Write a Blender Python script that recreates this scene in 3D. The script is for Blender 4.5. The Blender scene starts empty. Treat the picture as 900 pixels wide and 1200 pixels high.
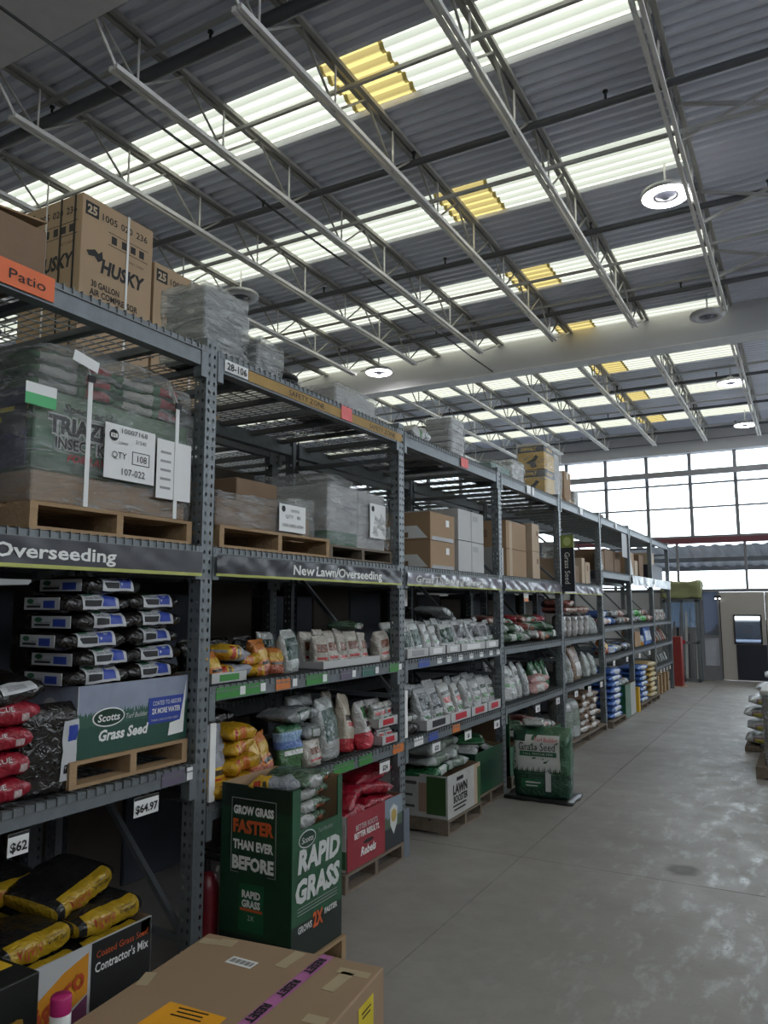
import bpy, bmesh, math, random
from mathutils import Vector, Matrix, noise
random.seed(7)
PI = math.pi
SC = bpy.context.scene
COL = SC.collection

# ------------------------------------------------------------------ camera
cam_d = bpy.data.cameras.new('camera'); cam = bpy.data.objects.new('camera', cam_d); COL.objects.link(cam)
cam_d.sensor_fit = 'AUTO'; cam_d.sensor_width = 36.0; cam_d.lens = 892.0 / 1200.0 * 36.0
cam_d.clip_start = 0.05; cam_d.clip_end = 400
yaw, pitch, roll = 0.505, 0.1231, -0.001
_f = Vector((-math.sin(yaw) * math.cos(pitch), math.cos(yaw) * math.cos(pitch), math.sin(pitch)))
_r = Vector((math.cos(yaw), math.sin(yaw), 0)); _u = _r.cross(_f)
_r2 = _r * math.cos(roll) + _u * math.sin(roll); _u2 = -_r * math.sin(roll) + _u * math.cos(roll)
_m = Matrix((_r2, _u2, -_f)).transposed().to_4x4(); _m.translation = Vector((0, 0, 1.85))
cam.matrix_world = _m
SC.camera = cam

# ------------------------------------------------------------------ world, sun, exposure
w = bpy.data.worlds.new('sky'); SC.world = w; w.use_nodes = True
w.node_tree.nodes['Background'].inputs[0].default_value = (0.86, 0.93, 1.0, 1)
w.node_tree.nodes['Background'].inputs[1].default_value = 5.0
sun_d = bpy.data.lights.new('sun', 'SUN'); sun = bpy.data.objects.new('sun', sun_d); COL.objects.link(sun)
sun_d.energy = 14.0; sun_d.angle = 0.05; sun_d.color = (1.0, 0.95, 0.80)
sun.rotation_euler = Vector((-0.25, 0.80, -0.72)).to_track_quat('-Z', 'Y').to_euler()
sun.location = (0, -10, 20)
vs = SC.view_settings
vs.view_transform = 'Standard'; vs.look = 'None'; vs.gamma = 1.0; vs.use_curve_mapping = False
vs.exposure = 0.34
SC.cycles.use_denoising = True
SC.cycles.max_bounces = 10; SC.cycles.diffuse_bounces = 5; SC.cycles.glossy_bounces = 3
SC.cycles.transmission_bounces = 6; SC.cycles.transparent_max_bounces = 14
SC.cycles.sample_clamp_indirect = 8.0
SC.cycles.caustics_reflective = False; SC.cycles.caustics_refractive = False

# ------------------------------------------------------------------ materials
MATS = {}
def _newmat(name):
    m = bpy.data.materials.new(name); m.use_nodes = True
    nt = m.node_tree; b = nt.nodes['Principled BSDF']
    return m, nt, b
def col4(c): return (c[0], c[1], c[2], 1.0)
def mat(name, c, rough=0.6, metal=0.0, var=0.12, scale=8.0, bump=0.0, bscale=None, spec=0.4, stretch=None, emit=None):
    if name in MATS: return MATS[name]
    m, nt, b = _newmat(name); N = nt.nodes; L = nt.links
    b.inputs['Roughness'].default_value = rough; b.inputs['Metallic'].default_value = metal
    b.inputs['Specular IOR Level'].default_value = spec
    tc = N.new('ShaderNodeTexCoord'); src = tc.outputs['Object']
    if stretch:
        mp = N.new('ShaderNodeMapping'); mp.inputs['Scale'].default_value = stretch
        L.new(src, mp.inputs['Vector']); src = mp.outputs['Vector']
    nz = N.new('ShaderNodeTexNoise'); nz.inputs['Scale'].default_value = scale; nz.inputs['Detail'].default_value = 4
    L.new(src, nz.inputs['Vector'])
    mx = N.new('ShaderNodeMix'); mx.data_type = 'RGBA'
    mx.inputs['A'].default_value = col4([x * (1 - var) for x in c]); mx.inputs['B'].default_value = col4([min(1, x * (1 + var)) for x in c])
    L.new(nz.outputs['Fac'], mx.inputs['Factor']); L.new(mx.outputs['Result'], b.inputs['Base Color'])
    if bump:
        n2 = N.new('ShaderNodeTexNoise'); n2.inputs['Scale'].default_value = bscale or scale * 2; n2.inputs['Detail'].default_value = 3
        L.new(src, n2.inputs['Vector'])
        bp = N.new('ShaderNodeBump'); bp.inputs['Strength'].default_value = bump; bp.inputs['Distance'].default_value = 0.02
        L.new(n2.outputs['Fac'], bp.inputs['Height']); L.new(bp.outputs['Normal'], b.inputs['Normal'])
    if emit:
        b.inputs['Emission Color'].default_value = col4(emit[:3]); b.inputs['Emission Strength'].default_value = emit[3]
    MATS[name] = m
    return m
def mth(nt, op, a, b=None, clamp=False):
    n = nt.nodes.new('ShaderNodeMath'); n.operation = op; n.use_clamp = clamp
    for i, x in enumerate((a, b)):
        if x is None: continue
        if isinstance(x, (int, float)): n.inputs[i].default_value = x
        else: nt.links.new(x, n.inputs[i])
    return n.outputs[0]
def mixc(nt, fac, a, b):
    n = nt.nodes.new('ShaderNodeMix'); n.data_type = 'RGBA'
    for k, x in (('Factor', fac), ('A', a), ('B', b)):
        if isinstance(x, (tuple, list)): n.inputs[k].default_value = col4(x)
        elif isinstance(x, (int, float)): n.inputs[k].default_value = x
        else: nt.links.new(x, n.inputs[k])
    return n.outputs['Result']
def uvmat(name, base, rects, rough=0.24, bump=0.85, bscale=22.0, var=0.22, spec=0.6, metal=0.0):
    """printed film or card: rects (u0,u1,v0,v1,colour[,jag]) laid over a base colour in UV space"""
    if name in MATS: return MATS[name]
    m, nt, b = _newmat(name); N = nt.nodes; L = nt.links
    b.inputs['Roughness'].default_value = rough; b.inputs['Specular IOR Level'].default_value = spec; b.inputs['Metallic'].default_value = metal
    uv = N.new('ShaderNodeUVMap'); sp = N.new('ShaderNodeSeparateXYZ'); L.new(uv.outputs[0], sp.inputs[0])
    U, V = sp.outputs[0], sp.outputs[1]
    tc = N.new('ShaderNodeTexCoord')
    nz = N.new('ShaderNodeTexNoise'); nz.inputs['Scale'].default_value = 12; L.new(tc.outputs['Object'], nz.inputs['Vector'])
    c = mixc(nt, nz.outputs['Fac'], [x * (1 - var) for x in base], [min(1, x * (1 + var)) for x in base])
    for rc in rects:
        u0, u1, v0, v1, colr = rc[:5]
        vv = V
        if len(rc) > 5:      # jagged top (grass blades)
            wn = N.new('ShaderNodeTexNoise'); wn.noise_dimensions = '1D'; wn.inputs['Scale'].default_value = rc[6] if len(rc) > 6 else 60.0; wn.inputs['Detail'].default_value = 4
            L.new(U, wn.inputs['W'])
            vv = mth(nt, 'SUBTRACT', V, mth(nt, 'MULTIPLY', mth(nt, 'SUBTRACT', wn.outputs[0], 0.5), rc[5]))
        k = mth(nt, 'MULTIPLY', mth(nt, 'MULTIPLY', mth(nt, 'GREATER_THAN', U, u0), mth(nt, 'LESS_THAN', U, u1)),
                mth(nt, 'MULTIPLY', mth(nt, 'GREATER_THAN', V, v0), mth(nt, 'LESS_THAN', vv, v1)))
        c = mixc(nt, k, c, colr)
    L.new(c, b.inputs['Base Color'])
    if bump:
        n2 = N.new('ShaderNodeTexNoise'); n2.inputs['Scale'].default_value = bscale; n2.inputs['Detail'].default_value = 2; n2.inputs['Distortion'].default_value = 1.0
        L.new(tc.outputs['Object'], n2.inputs['Vector'])
        bp = N.new('ShaderNodeBump'); bp.inputs['Strength'].default_value = bump; bp.inputs['Distance'].default_value = 0.02
        L.new(n2.outputs['Fac'], bp.inputs['Height']); L.new(bp.outputs['Normal'], b.inputs['Normal'])
    MATS[name] = m
    return m
def film_mat(name, tint=(0.82, 0.85, 0.86), lo=0.25, hi=0.75, scale=5.0):
    """stretch wrap: clear film with whitish folds and gloss"""
    if name in MATS: return MATS[name]
    m, nt, b = _newmat(name); N = nt.nodes; L = nt.links
    b.inputs['Base Color'].default_value = col4(tint); b.inputs['Roughness'].default_value = 0.18; b.inputs['Specular IOR Level'].default_value = 0.8
    tc = N.new('ShaderNodeTexCoord'); mp = N.new('ShaderNodeMapping'); mp.inputs['Scale'].default_value = (1.2, 1.2, 5.0); mp.inputs['Rotation'].default_value = (0.25, 0.15, 0.1)
    L.new(tc.outputs['Object'], mp.inputs['Vector'])
    nz = N.new('ShaderNodeTexNoise'); nz.inputs['Scale'].default_value = scale; nz.inputs['Detail'].default_value = 7; nz.inputs['Roughness'].default_value = 0.65; nz.inputs['Distortion'].default_value = 0.8
    L.new(mp.outputs[0], nz.inputs['Vector'])
    mr = N.new('ShaderNodeMapRange'); mr.inputs['From Min'].default_value = 0.35; mr.inputs['From Max'].default_value = 0.68; mr.inputs['To Min'].default_value = lo; mr.inputs['To Max'].default_value = hi
    L.new(nz.outputs['Fac'], mr.inputs['Value'])
    bp = N.new('ShaderNodeBump'); bp.inputs['Strength'].default_value = 1.0; bp.inputs['Distance'].default_value = 0.07
    L.new(nz.outputs['Fac'], bp.inputs['Height']); L.new(bp.outputs['Normal'], b.inputs['Normal'])
    tr = N.new('ShaderNodeBsdfTransparent'); tr.inputs[0].default_value = (0.97, 0.97, 0.97, 1); mx = N.new('ShaderNodeMixShader')
    gs = N.new('ShaderNodeBsdfGlossy'); gs.inputs['Roughness'].default_value = 0.12; L.new(bp.outputs['Normal'], gs.inputs['Normal']); m2 = N.new('ShaderNodeMixShader'); m2.inputs[0].default_value = 0.13
    L.new(tr.outputs[0], m2.inputs[1]); L.new(gs.outputs[0], m2.inputs[2])
    L.new(mr.outputs[0], mx.inputs[0]); L.new(m2.outputs[0], mx.inputs[1]); L.new(b.outputs[0], mx.inputs[2])
    L.new(mx.outputs[0], N['Material Output'].inputs[0])
    MATS[name] = m
    return m

# ------------------------------------------------------------------ mesh helpers
class MB:
    def __init__(self): self.v = []; self.f = []; self.mi = []; self.uv = []
    def face(self, idx, mi=0, uv=None): self.f.append(idx); self.mi.append(mi); self.uv.append(uv)
    def box(self, x0, x1, y0, y1, z0, z1, mi=0):
        n = len(self.v)
        self.v += [(x0, y0, z0), (x1, y0, z0), (x1, y1, z0), (x0, y1, z0), (x0, y0, z1), (x1, y0, z1), (x1, y1, z1), (x0, y1, z1)]
        q = [(0, 0), (1, 0), (1, 1), (0, 1)]
        # uv: u runs left to right as seen from outside, v up
        for f in ((0, 3, 2, 1), (4, 5, 6, 7), (0, 1, 5, 4), (1, 2, 6, 5), (2, 3, 7, 6), (3, 0, 4, 7)):
            self.face(tuple(n + i for i in f), mi, q)
        return self
    def quad(self, a, b, c, d, mi=0, uv=((0, 0), (1, 0), (1, 1), (0, 1))):
        n = len(self.v); self.v += [tuple(a), tuple(b), tuple(c), tuple(d)]; self.face((n, n + 1, n + 2, n + 3), mi, list(uv)); return self
    def bar(self, a, b, r=0.01, seg=6, r2=None, mi=0):
        a = Vector(a); b = Vector(b); d = (b - a).normalized(); r2 = r if r2 is None else r2
        s = d.cross(Vector((0, 0, 1)));  s = s if s.length > 1e-3 else Vector((1, 0, 0)); s.normalize(); t = d.cross(s)
        n = len(self.v)
        for p, rr in ((a, r), (b, r2)):
            for k in range(seg):
                an = 2 * PI * k / seg + PI / seg
                self.v.append(tuple(p + (s * math.cos(an) + t * math.sin(an)) * rr))
        for k in range(seg): self.face((n + k, n + (k + 1) % seg, n + seg + (k + 1) % seg, n + seg + k), mi)
        self.face(tuple(n + k for k in reversed(range(seg))), mi); self.face(tuple(n + seg + k for k in range(seg)), mi)
        return self
    def beam(self, a, b, wd, ht, mi=0):
        """rectangular bar between two points, wd across, ht up"""
        a = Vector(a); b = Vector(b); d = (b - a).normalized()
        s = d.cross(Vector((0, 0, 1))); s = s if s.length > 1e-3 else Vector((0, 1, 0)); s.normalize(); t = s.cross(d)
        n = len(self.v)
        for p in (a, b):
            for i, j in ((-1, -1), (1, -1), (1, 1), (-1, 1)): self.v.append(tuple(p + s * wd / 2 * i + t * ht / 2 * j))
        for f in ((0, 1, 2, 3), (7, 6, 5, 4), (0, 4, 5, 1), (1, 5, 6, 2), (2, 6, 7, 3), (3, 7, 4, 0)): self.face(tuple(n + i for i in f), mi)
        return self
    def lathe(self, prof, seg=20, cx=0, cy=0, mi=0):
        n = len(self.v); k = len(prof)
        for r, z in prof:
            for s in range(seg):
                a = 2 * PI * s / seg; self.v.append((cx + r * math.cos(a), cy + r * math.sin(a), z))
        for i in range(k - 1):
            for s in range(seg): self.face((n + i * seg + s, n + i * seg + (s + 1) % seg, n + (i + 1) * seg + (s + 1) % seg, n + (i + 1) * seg + s), mi)
        return self
    def mesh(self, name, mats, smooth=False):
        me = bpy.data.meshes.new(name); me.from_pydata(self.v, [], self.f)
        for m in (mats if isinstance(mats, (list, tuple)) else [mats]): me.materials.append(m)
        me.polygons.foreach_set('material_index', self.mi)
        if any(u for u in self.uv):
            ul = me.uv_layers.new(name='UVMap'); k = 0
            for f, u in zip(self.f, self.uv):
                for i in range(len(f)):
                    if u: ul.data[k].uv = u[i]
                    k += 1
        if smooth: me.polygons.foreach_set('use_smooth', [True] * len(self.f))
        me.update()
        return me
    def build(self, name, mats, parent=None, smooth=False):
        return link(name, self.mesh(name, mats, smooth), parent)
def link(name, me, parent=None, loc=None, rot=None):
    o = bpy.data.objects.new(name, me); COL.objects.link(o)
    if parent: o.parent = parent
    if loc: o.location = loc
    if rot: o.rotation_euler = rot
    return o
def bev(o, wd=0.006, seg=1):
    m = o.modifiers.new('bevel', 'BEVEL'); m.width = wd; m.segments = seg; m.limit_method = 'ANGLE'; m.angle_limit = 0.7
    return o
def tag(o, label=None, cat=None, group=None, kind=None):
    if label: o['label'] = label
    if cat: o['category'] = cat
    if group: o['group'] = group
    if kind: o['kind'] = kind
    return o
def thing(name, label, cat, loc=(0, 0, 0), rz=0, group=None, rot=None):
    o = bpy.data.objects.new(name, None); COL.objects.link(o); o.empty_display_size = 0.1
    o.location = loc; o.rotation_euler = rot or (0, 0, rz)
    return tag(o, label, cat, group)
def copy_tree(o, parent=None):
    c = o.copy(); COL.objects.link(c)
    if parent: c.parent = parent
    for ch in list(o.children): copy_tree(ch, c)
    return c
ORD = ['first', 'second', 'third', 'fourth', 'fifth', 'sixth', 'seventh', 'eighth', 'ninth', 'tenth', 'eleventh', 'twelfth', 'thirteenth', 'fourteenth', 'fifteenth', 'sixteenth', 'seventeenth', 'eighteenth', 'nineteenth', 'twentieth']

# ------------------------------------------------------------------ lettering
_TX = {}
def text_geo(s, off=0.0):
    off = round(min(off, 0.13), 3)
    if (s, off) in _TX: return _TX[(s, off)]
    cu = bpy.data.curves.new('t', 'FONT'); cu.body = s; cu.size = 1.0; cu.resolution_u = 2; cu.fill_mode = 'FRONT'; cu.offset = off
    ob = bpy.data.objects.new('t', cu); COL.objects.link(ob)
    me = ob.to_mesh()
    v = [(p.co.x, p.co.y) for p in me.vertices]; f = [tuple(p.vertices) for p in me.polygons]
    ob.to_mesh_clear(); bpy.data.objects.remove(ob); bpy.data.curves.remove(cu)
    if not v: v = [(0, 0), (1, 0), (1, 1)]; f = []
    _TX[(s, off)] = (v, f, min(a for a, b in v), max(a for a, b in v), min(b for a, b in v), max(b for a, b in v))
    return _TX[(s, off)]
DIRS = {'+X': ((0, 1, 0), (0, 0, 1)), '-Y': ((1, 0, 0), (0, 0, 1)), '+Z': ((1, 0, 0), (0, 1, 0)), '+Y': ((-1, 0, 0), (0, 0, 1))}
def text(parent, s, c, m, h=None, w=None, face='+X', shear=0.0, bold=0.0, rot=0.0, name='lettering', right=None, up=None):
    """flat lettering centred on c, cap height h and/or total width w"""
    v, f, x0, x1, y0, y1 = text_geo(s, (bold / (h / 0.73) if bold >= 0.008 else min(0.05, bold / (h / 0.73))) if h else 0.0)
    sx = sy = None
    if h: sy = h / 0.73
    if w: sx = w / max(1e-6, x1 - x0)
    sx = sx or sy; sy = sy or sx
    R, U = (Vector(a) for a in (DIRS[face] if right is None else (right, up)))
    if rot:
        R, U = R * math.cos(rot) + U * math.sin(rot), U * math.cos(rot) - R * math.sin(rot)
    n = R.cross(U); c = Vector(c); mb = MB()
    offs = [(0, 0)]
    for k, (ox, oy) in enumerate(offs):
        b0 = len(mb.v)
        for a, b in v:
            px = (a - (x0 + x1) / 2) * sx + shear * (b - 0.36) * sy + ox; py = (b - 0.36) * sy + oy
            mb.v.append(tuple(c + R * px + U * py + n * 0.0026))
        for q in f: mb.face(tuple(b0 + i for i in q))
    return mb.build(name, m, parent)
def patch(parent, c, w, h, m, face='+X', name='label', off=0.001, rot=0.0, th=0.001):
    """a thin printed card or sticker lying on a face"""
    R, U = (Vector(a) for a in DIRS[face])
    if rot: R, U = R * math.cos(rot) + U * math.sin(rot), U * math.cos(rot) - R * math.sin(rot)
    n = R.cross(U); c = Vector(c) + n * off; mb = MB()
    p = [c + R * (w / 2 * i) + U * (h / 2 * j) for i, j in ((-1, -1), (1, -1), (1, 1), (-1, 1))]
    mb.quad(*[a + n * th for a in p])
    for i in range(4): mb.quad(p[i], p[(i + 1) % 4], p[(i + 1) % 4] + n * th, p[i] + n * th)
    return mb.build(name, m, parent)
def oval(parent, c, w, h, m, face='+X', name='emblem', off=0.001, seg=24):
    R, U = (Vector(a) for a in DIRS[face]); n = R.cross(U); c = Vector(c) + n * off; mb = MB()
    for k in range(seg): mb.v.append(tuple(c + R * (w / 2 * math.cos(2 * PI * k / seg)) + U * (h / 2 * math.sin(2 * PI * k / seg))))
    mb.face(tuple(range(seg)))
    return mb.build(name, m, parent)

def bars(parent, c, w, m, n=3, gap=0.02, h=0.006, face='+X', name='fine_print'):
    """lines of print too small to read"""
    R, U = (Vector(a) for a in DIRS[face])
    for i in range(n): patch(parent, Vector(c) + U * (gap * ((n - 1) / 2 - i)), w * (1 - 0.15 * (i % 2)), h, m, face, name, 0.0008)

# ------------------------------------------------------------------ bags
def spow(x, p): return math.copysign(abs(x) ** p, x)
class Bag:
    """a closed bag: P(t, th) gives the skin; t runs along the bag 0..1, th round it (0 faces the aisle, +X)"""
    def __init__(s, kind, a, b, c, seed=0, amp=0.016, nt=18, nth=26, n=0.62):
        s.kind = kind; s.a = a; s.b = b; s.c = c; s.seed = seed; s.amp = amp; s.nt = nt; s.nth = nth; s.n = n; s.me = {}; s.lie = kind in ('lying', 'brick')
    def th(s, f): return f if s.lie else math.asin(max(-1, min(1, spow(f, 1 / s.n))))
    def P(s, t, th, off=0.0):
        ct, st = spow(math.cos(th), s.n), spow(math.sin(th), s.n)
        if s.lie:                       # a length (Y), b depth (X), c thickness (Z)
            q = abs(2 * t - 1)
            wd = s.b / 2 * (1 - 0.10 * q ** 5); tk = s.c / 2 * max(0.07, 1 - q ** 3.2) ** 0.62
            if s.kind == 'brick': tk = s.c / 2 * max(0.45, 1 - q ** 9) ** 0.6
            zz = st * tk if st > 0 else -(-st) ** 0.75 * tk
            p = Vector((ct * (wd + off), s.a * (t - 0.5), s.c / 2 + zz * (s.c / 2 / max(tk, 1e-6)) * (tk / (s.c / 2)) + (off if st > 0 else 0)))
            k = 1 - q ** 6
        else:                            # standing: a width (Y), b depth (X), c height (Z)
            dp = s.b / 2 * ((1 - t ** 2.6) ** 0.75 * (0.86 + 0.14 * min(1, t * 6)) + 0.03)
            if s.kind == 'block': dp = s.b / 2 * (0.9 + 0.1 * min(1, t * 6)) * (1 - max(0, (t - 0.82) / 0.18) ** 2 * 0.9)
            wd = s.a / 2 * (0.93 + 0.07 * min(1, t * 5) - 0.05 * max(0, t - 0.6))
            p = Vector((ct * (dp + off), st * (wd + off), s.c * t))
            k = min(1, t * 4)
        d = noise.noise(p * 9 + Vector((s.seed * 3.1, s.seed, 0))) * s.amp + noise.noise(p * 26 + Vector((0, s.seed * 1.7, s.seed))) * s.amp * 0.7
        nrm = Vector((ct, 0, st)) if s.lie else Vector((ct, st, 0))
        p += nrm * d * k
        if p.z < 0.001: p.z = 0.001
        return p
    def mesh(s, m):
        if m.name in s.me: return s.me[m.name]
        mb = MB(); T, H = s.nt, s.nth
        for i in range(T + 1):
            for j in range(H + 1): mb.v.append(tuple(s.P(i / T, -PI + 2 * PI * j / H)))
        for i in range(T):
            for j in range(H):
                n0 = i * (H + 1) + j
                uv = [(j / H, i / T), ((j + 1) / H, i / T), ((j + 1) / H, (i + 1) / T), (j / H, (i + 1) / T)]
                q = (n0, n0 + 1, n0 + H + 2, n0 + H + 1)
                if s.lie: q = q[::-1]; uv = uv[::-1]
                mb.face(q, 0, uv)
        mb.face(tuple(reversed(range(H))) if not s.lie else tuple(range(H)), 0, [(0.0, 0.0)] * H)
        k0 = T * (H + 1); mb.face(tuple(range(k0, k0 + H)) if not s.lie else tuple(reversed(range(k0, k0 + H))), 0, [(0.0, 1.0)] * H)
        s.me[m.name] = mb.mesh('bag', m, True)
        return s.me[m.name]
    def label(s, parent, m, th0, th1, t0, t1, name='label', n=6, off=0.003):
        """a printed panel that follows the skin"""
        mb = MB()
        for i in range(n + 1):
            for j in range(n + 1): mb.v.append(tuple(s.P(t0 + (t1 - t0) * i / n, s.th(th0 + (th1 - th0) * j / n), off)))
        for i in range(n):
            for j in range(n):
                a = i * (n + 1) + j; q = (a, a + 1, a + n + 2, a + n + 1)
                mb.face(q if not s.lie else q[::-1])
        return mb.build(name, m, parent, True)
    def text(s, parent, txt, m, th0, th1, t0, t1, name='lettering', off=0.005):
        v, f, x0, x1, y0, y1 = text_geo(txt); mb = MB()
        for a, b in v:
            p, q = (a - x0) / (x1 - x0), (b - y0) / (y1 - y0)
            if s.lie: mb.v.append(tuple(s.P(t0 + (t1 - t0) * p, th0 + (th1 - th0) * q, off)))
            else: mb.v.append(tuple(s.P(t0 + (t1 - t0) * q, s.th(th0 + (th1 - th0) * p), off)))
        for q in f: mb.face(q)
        return mb.build(name, m, parent)
def blob(x0, x1, y0, y1, z0, z1, seg=8, amp=0.02, seed=0, rnd=0.0, m=None, name='film', parent=None, freq=4.0, open_bottom=False, top=None):
    """a box skin, subdivided and crumpled"""
    bm = bmesh.new(); bmesh.ops.create_cube(bm, size=2.0)
    bmesh.ops.subdivide_edges(bm, edges=bm.edges[:], cuts=seg, use_grid_fill=True)
    cx, cy, cz = (x0 + x1) / 2, (y0 + y1) / 2, (z0 + z1) / 2
    hx, hy, hz = (x1 - x0) / 2, (y1 - y0) / 2, (z1 - z0) / 2
    for v in bm.verts:
        c = v.co.copy()
        if rnd:
            l = (abs(c.x) ** 6 + abs(c.y) ** 6 + abs(c.z) ** 6) ** (1 / 6); s = 1 - rnd + rnd / l
            c *= s
        q = Vector((cx + c.x * hx, cy + c.y * hy, cz + c.z * hz))
        if top and c.z > 0: q.z += top(c.x, c.y) * c.z
        d = Vector((noise.noise(q * freq + Vector((seed, 0, 0))), noise.noise(q * freq + Vector((0, seed + 5, 0))), noise.noise(q * freq + Vector((9, 0, seed)))))
        d2 = noise.noise(q * freq * 4 + Vector((seed, 3, 0))) * 0.5
        q += d * amp + c.normalized() * d2 * amp
        if q.z < z0: q.z = z0
        v.co = q
    if open_bottom:
        bmesh.ops.delete(bm, geom=[f for f in bm.faces if f.normal.z < -0.9], context='FACES')
    me = bpy.data.meshes.new(name); bm.to_mesh(me); bm.free()
    me.polygons.foreach_set('use_smooth', [True] * len(me.polygons))
    me.materials.append(m)
    return link(name, me, parent)
# ================================================================== THE BUILDING
XL, XR, YB, YF = -13.0, 7.0, -6.0, 21.2
ZD = 6.45                                  # underside of the roof deck
def struct(o): o['kind'] = 'structure'; return o
M_conc, nt, b = _newmat('floor_concrete'); N = nt.nodes; L = nt.links
tc = N.new('ShaderNodeTexCoord'); OB = tc.outputs['Object']
def nz(scale, detail=5, dist=0.0, vec=None, rough=0.55):
    n = N.new('ShaderNodeTexNoise'); n.inputs['Scale'].default_value = scale; n.inputs['Detail'].default_value = detail; n.inputs['Distortion'].default_value = dist; n.inputs['Roughness'].default_value = rough
    L.new(vec or OB, n.inputs['Vector']); return n.outputs['Fac']
def ramp(v, a, c, lo=0.0, hi=1.0):
    n = N.new('ShaderNodeMapRange'); n.inputs['From Min'].default_value = a; n.inputs['From Max'].default_value = c; n.inputs['To Min'].default_value = lo; n.inputs['To Max'].default_value = hi
    L.new(v, n.inputs['Value']); return n.outputs[0]
c = mixc(nt, ramp(nz(0.7), 0.3, 0.7), (0.195, 0.178, 0.163), (0.285, 0.266, 0.25))
c = mixc(nt, ramp(nz(9, 8, 0.4), 0.45, 0.75, 0, 0.45), c, (0.19, 0.185, 0.175))
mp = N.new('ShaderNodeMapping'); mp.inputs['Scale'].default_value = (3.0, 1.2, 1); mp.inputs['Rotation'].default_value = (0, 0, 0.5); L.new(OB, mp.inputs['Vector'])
wear_sheen = ramp(nz(2.6, 9, 0.25, mp.outputs[0], 0.68), 0.52, 0.66)
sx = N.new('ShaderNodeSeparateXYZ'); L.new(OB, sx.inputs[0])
sheen_side = ramp(sx.outputs[0], -1.9, -0.3)                     # rises to the right: worn coating plus window sheen put into the colour
wz = mth(nt, 'MULTIPLY', wear_sheen, sheen_side)
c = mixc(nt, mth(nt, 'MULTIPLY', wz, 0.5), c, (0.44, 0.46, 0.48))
# brown oval stain round the old drain
dx = mth(nt, 'DIVIDE', mth(nt, 'ADD', sx.outputs[0], 0.886), 0.14); dy = mth(nt, 'DIVIDE', mth(nt, 'SUBTRACT', sx.outputs[1], 5.95), 0.15)
rr = mth(nt, 'ADD', mth(nt, 'SQRT', mth(nt, 'ADD', mth(nt, 'MULTIPLY', dx, dx), mth(nt, 'MULTIPLY', dy, dy))), mth(nt, 'MULTIPLY', nz(9), 0.7))
c = mixc(nt, mth(nt, 'MULTIPLY', ramp(rr, 1.35, 0.9), 0.95), c, (0.07, 0.06, 0.045))
sp = ramp(nz(38, 3), 0.70, 0.74); c = mixc(nt, mth(nt, 'MULTIPLY', sp, 0.55), c, (0.08, 0.075, 0.07))
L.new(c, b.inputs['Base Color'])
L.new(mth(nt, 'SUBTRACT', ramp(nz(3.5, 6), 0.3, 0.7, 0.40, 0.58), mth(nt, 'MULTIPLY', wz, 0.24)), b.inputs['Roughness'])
bp = N.new('ShaderNodeBump'); bp.inputs['Strength'].default_value = 0.12; bp.inputs['Distance'].default_value = 0.01
L.new(nz(26, 6), bp.inputs['Height']); L.new(bp.outputs[0], b.inputs['Normal'])

M_dark = mat('joint_dark', (0.05, 0.05, 0.048), 0.9)
M_wall = mat('wall_paint', (0.40, 0.41, 0.43), 0.8, var=0.08, scale=1.5)
M_girder = mat('girder_paint', (0.46, 0.46, 0.48), 0.7, var=0.10, scale=1.3)
M_deck = mat('deck_paint', (0.70, 0.73, 0.84), 0.34, metal=0.1, var=0.16, scale=1.1, stretch=(0.3, 2.5, 1))
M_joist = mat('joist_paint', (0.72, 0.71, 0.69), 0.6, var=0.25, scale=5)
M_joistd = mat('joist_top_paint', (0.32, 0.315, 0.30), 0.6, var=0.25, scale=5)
M_pipe = mat('pipe_paint', (0.085, 0.09, 0.10), 0.45, var=0.2)
M_rod = mat('bridging_paint', (0.42, 0.42, 0.42), 0.6)
M_black = mat('black_plastic', (0.018, 0.018, 0.02), 0.45)
M_white = mat('white_card', (0.78, 0.78, 0.76), 0.6, var=0.04)
def skylight(name, c1):
    m, nt, b = _newmat(name); N = nt.nodes; L = nt.links
    tl = N.new('ShaderNodeBsdfTranslucent'); df = N.new('ShaderNodeBsdfDiffuse'); mx = N.new('ShaderNodeMixShader'); mx.inputs[0].default_value = 0.25
    tc = N.new('ShaderNodeTexCoord'); n = N.new('ShaderNodeTexNoise'); n.inputs['Scale'].default_value = 3; n.inputs['Detail'].default_value = 5
    mpn = N.new('ShaderNodeMapping'); mpn.inputs['Scale'].default_value = (0.5, 4, 1); L.new(tc.outputs['Object'], mpn.inputs[0]); L.new(mpn.outputs[0], n.inputs['Vector'])
    cc = mixc(nt, n.outputs['Fac'], [x * 0.8 for x in c1], c1)
    L.new(cc, tl.inputs[0]); L.new(cc, df.inputs[0])
    L.new(tl.outputs[0], mx.inputs[1]); L.new(df.outputs[0], mx.inputs[2]); L.new(mx.outputs[0], N['Material Output'].inputs[0])
    return m
M_sky = skylight('skylight_fibreglass', (0.285, 0.285, 0.232)); M_skyy = skylight('skylight_yellowed', (0.245, 0.19, 0.07))

# floor: a base and slabs with recessed joints
fl = struct(MB().box(XL, XR, YB, YF + 0.6, -0.08, -0.015).build('floor', M_dark))
xs = [XL, -6.98, -1.98, 3.02, XR]; ys = [YB, 0.68, 5.68, 10.68, 15.68, YF + 0.6]; G = 0.0026
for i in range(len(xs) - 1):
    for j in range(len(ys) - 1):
        MB().box(xs[i] + G, xs[i + 1] - G, ys[j] + G, ys[j + 1] - G, -0.014, 0.0).build('floor_slab', M_conc, fl)
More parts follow.
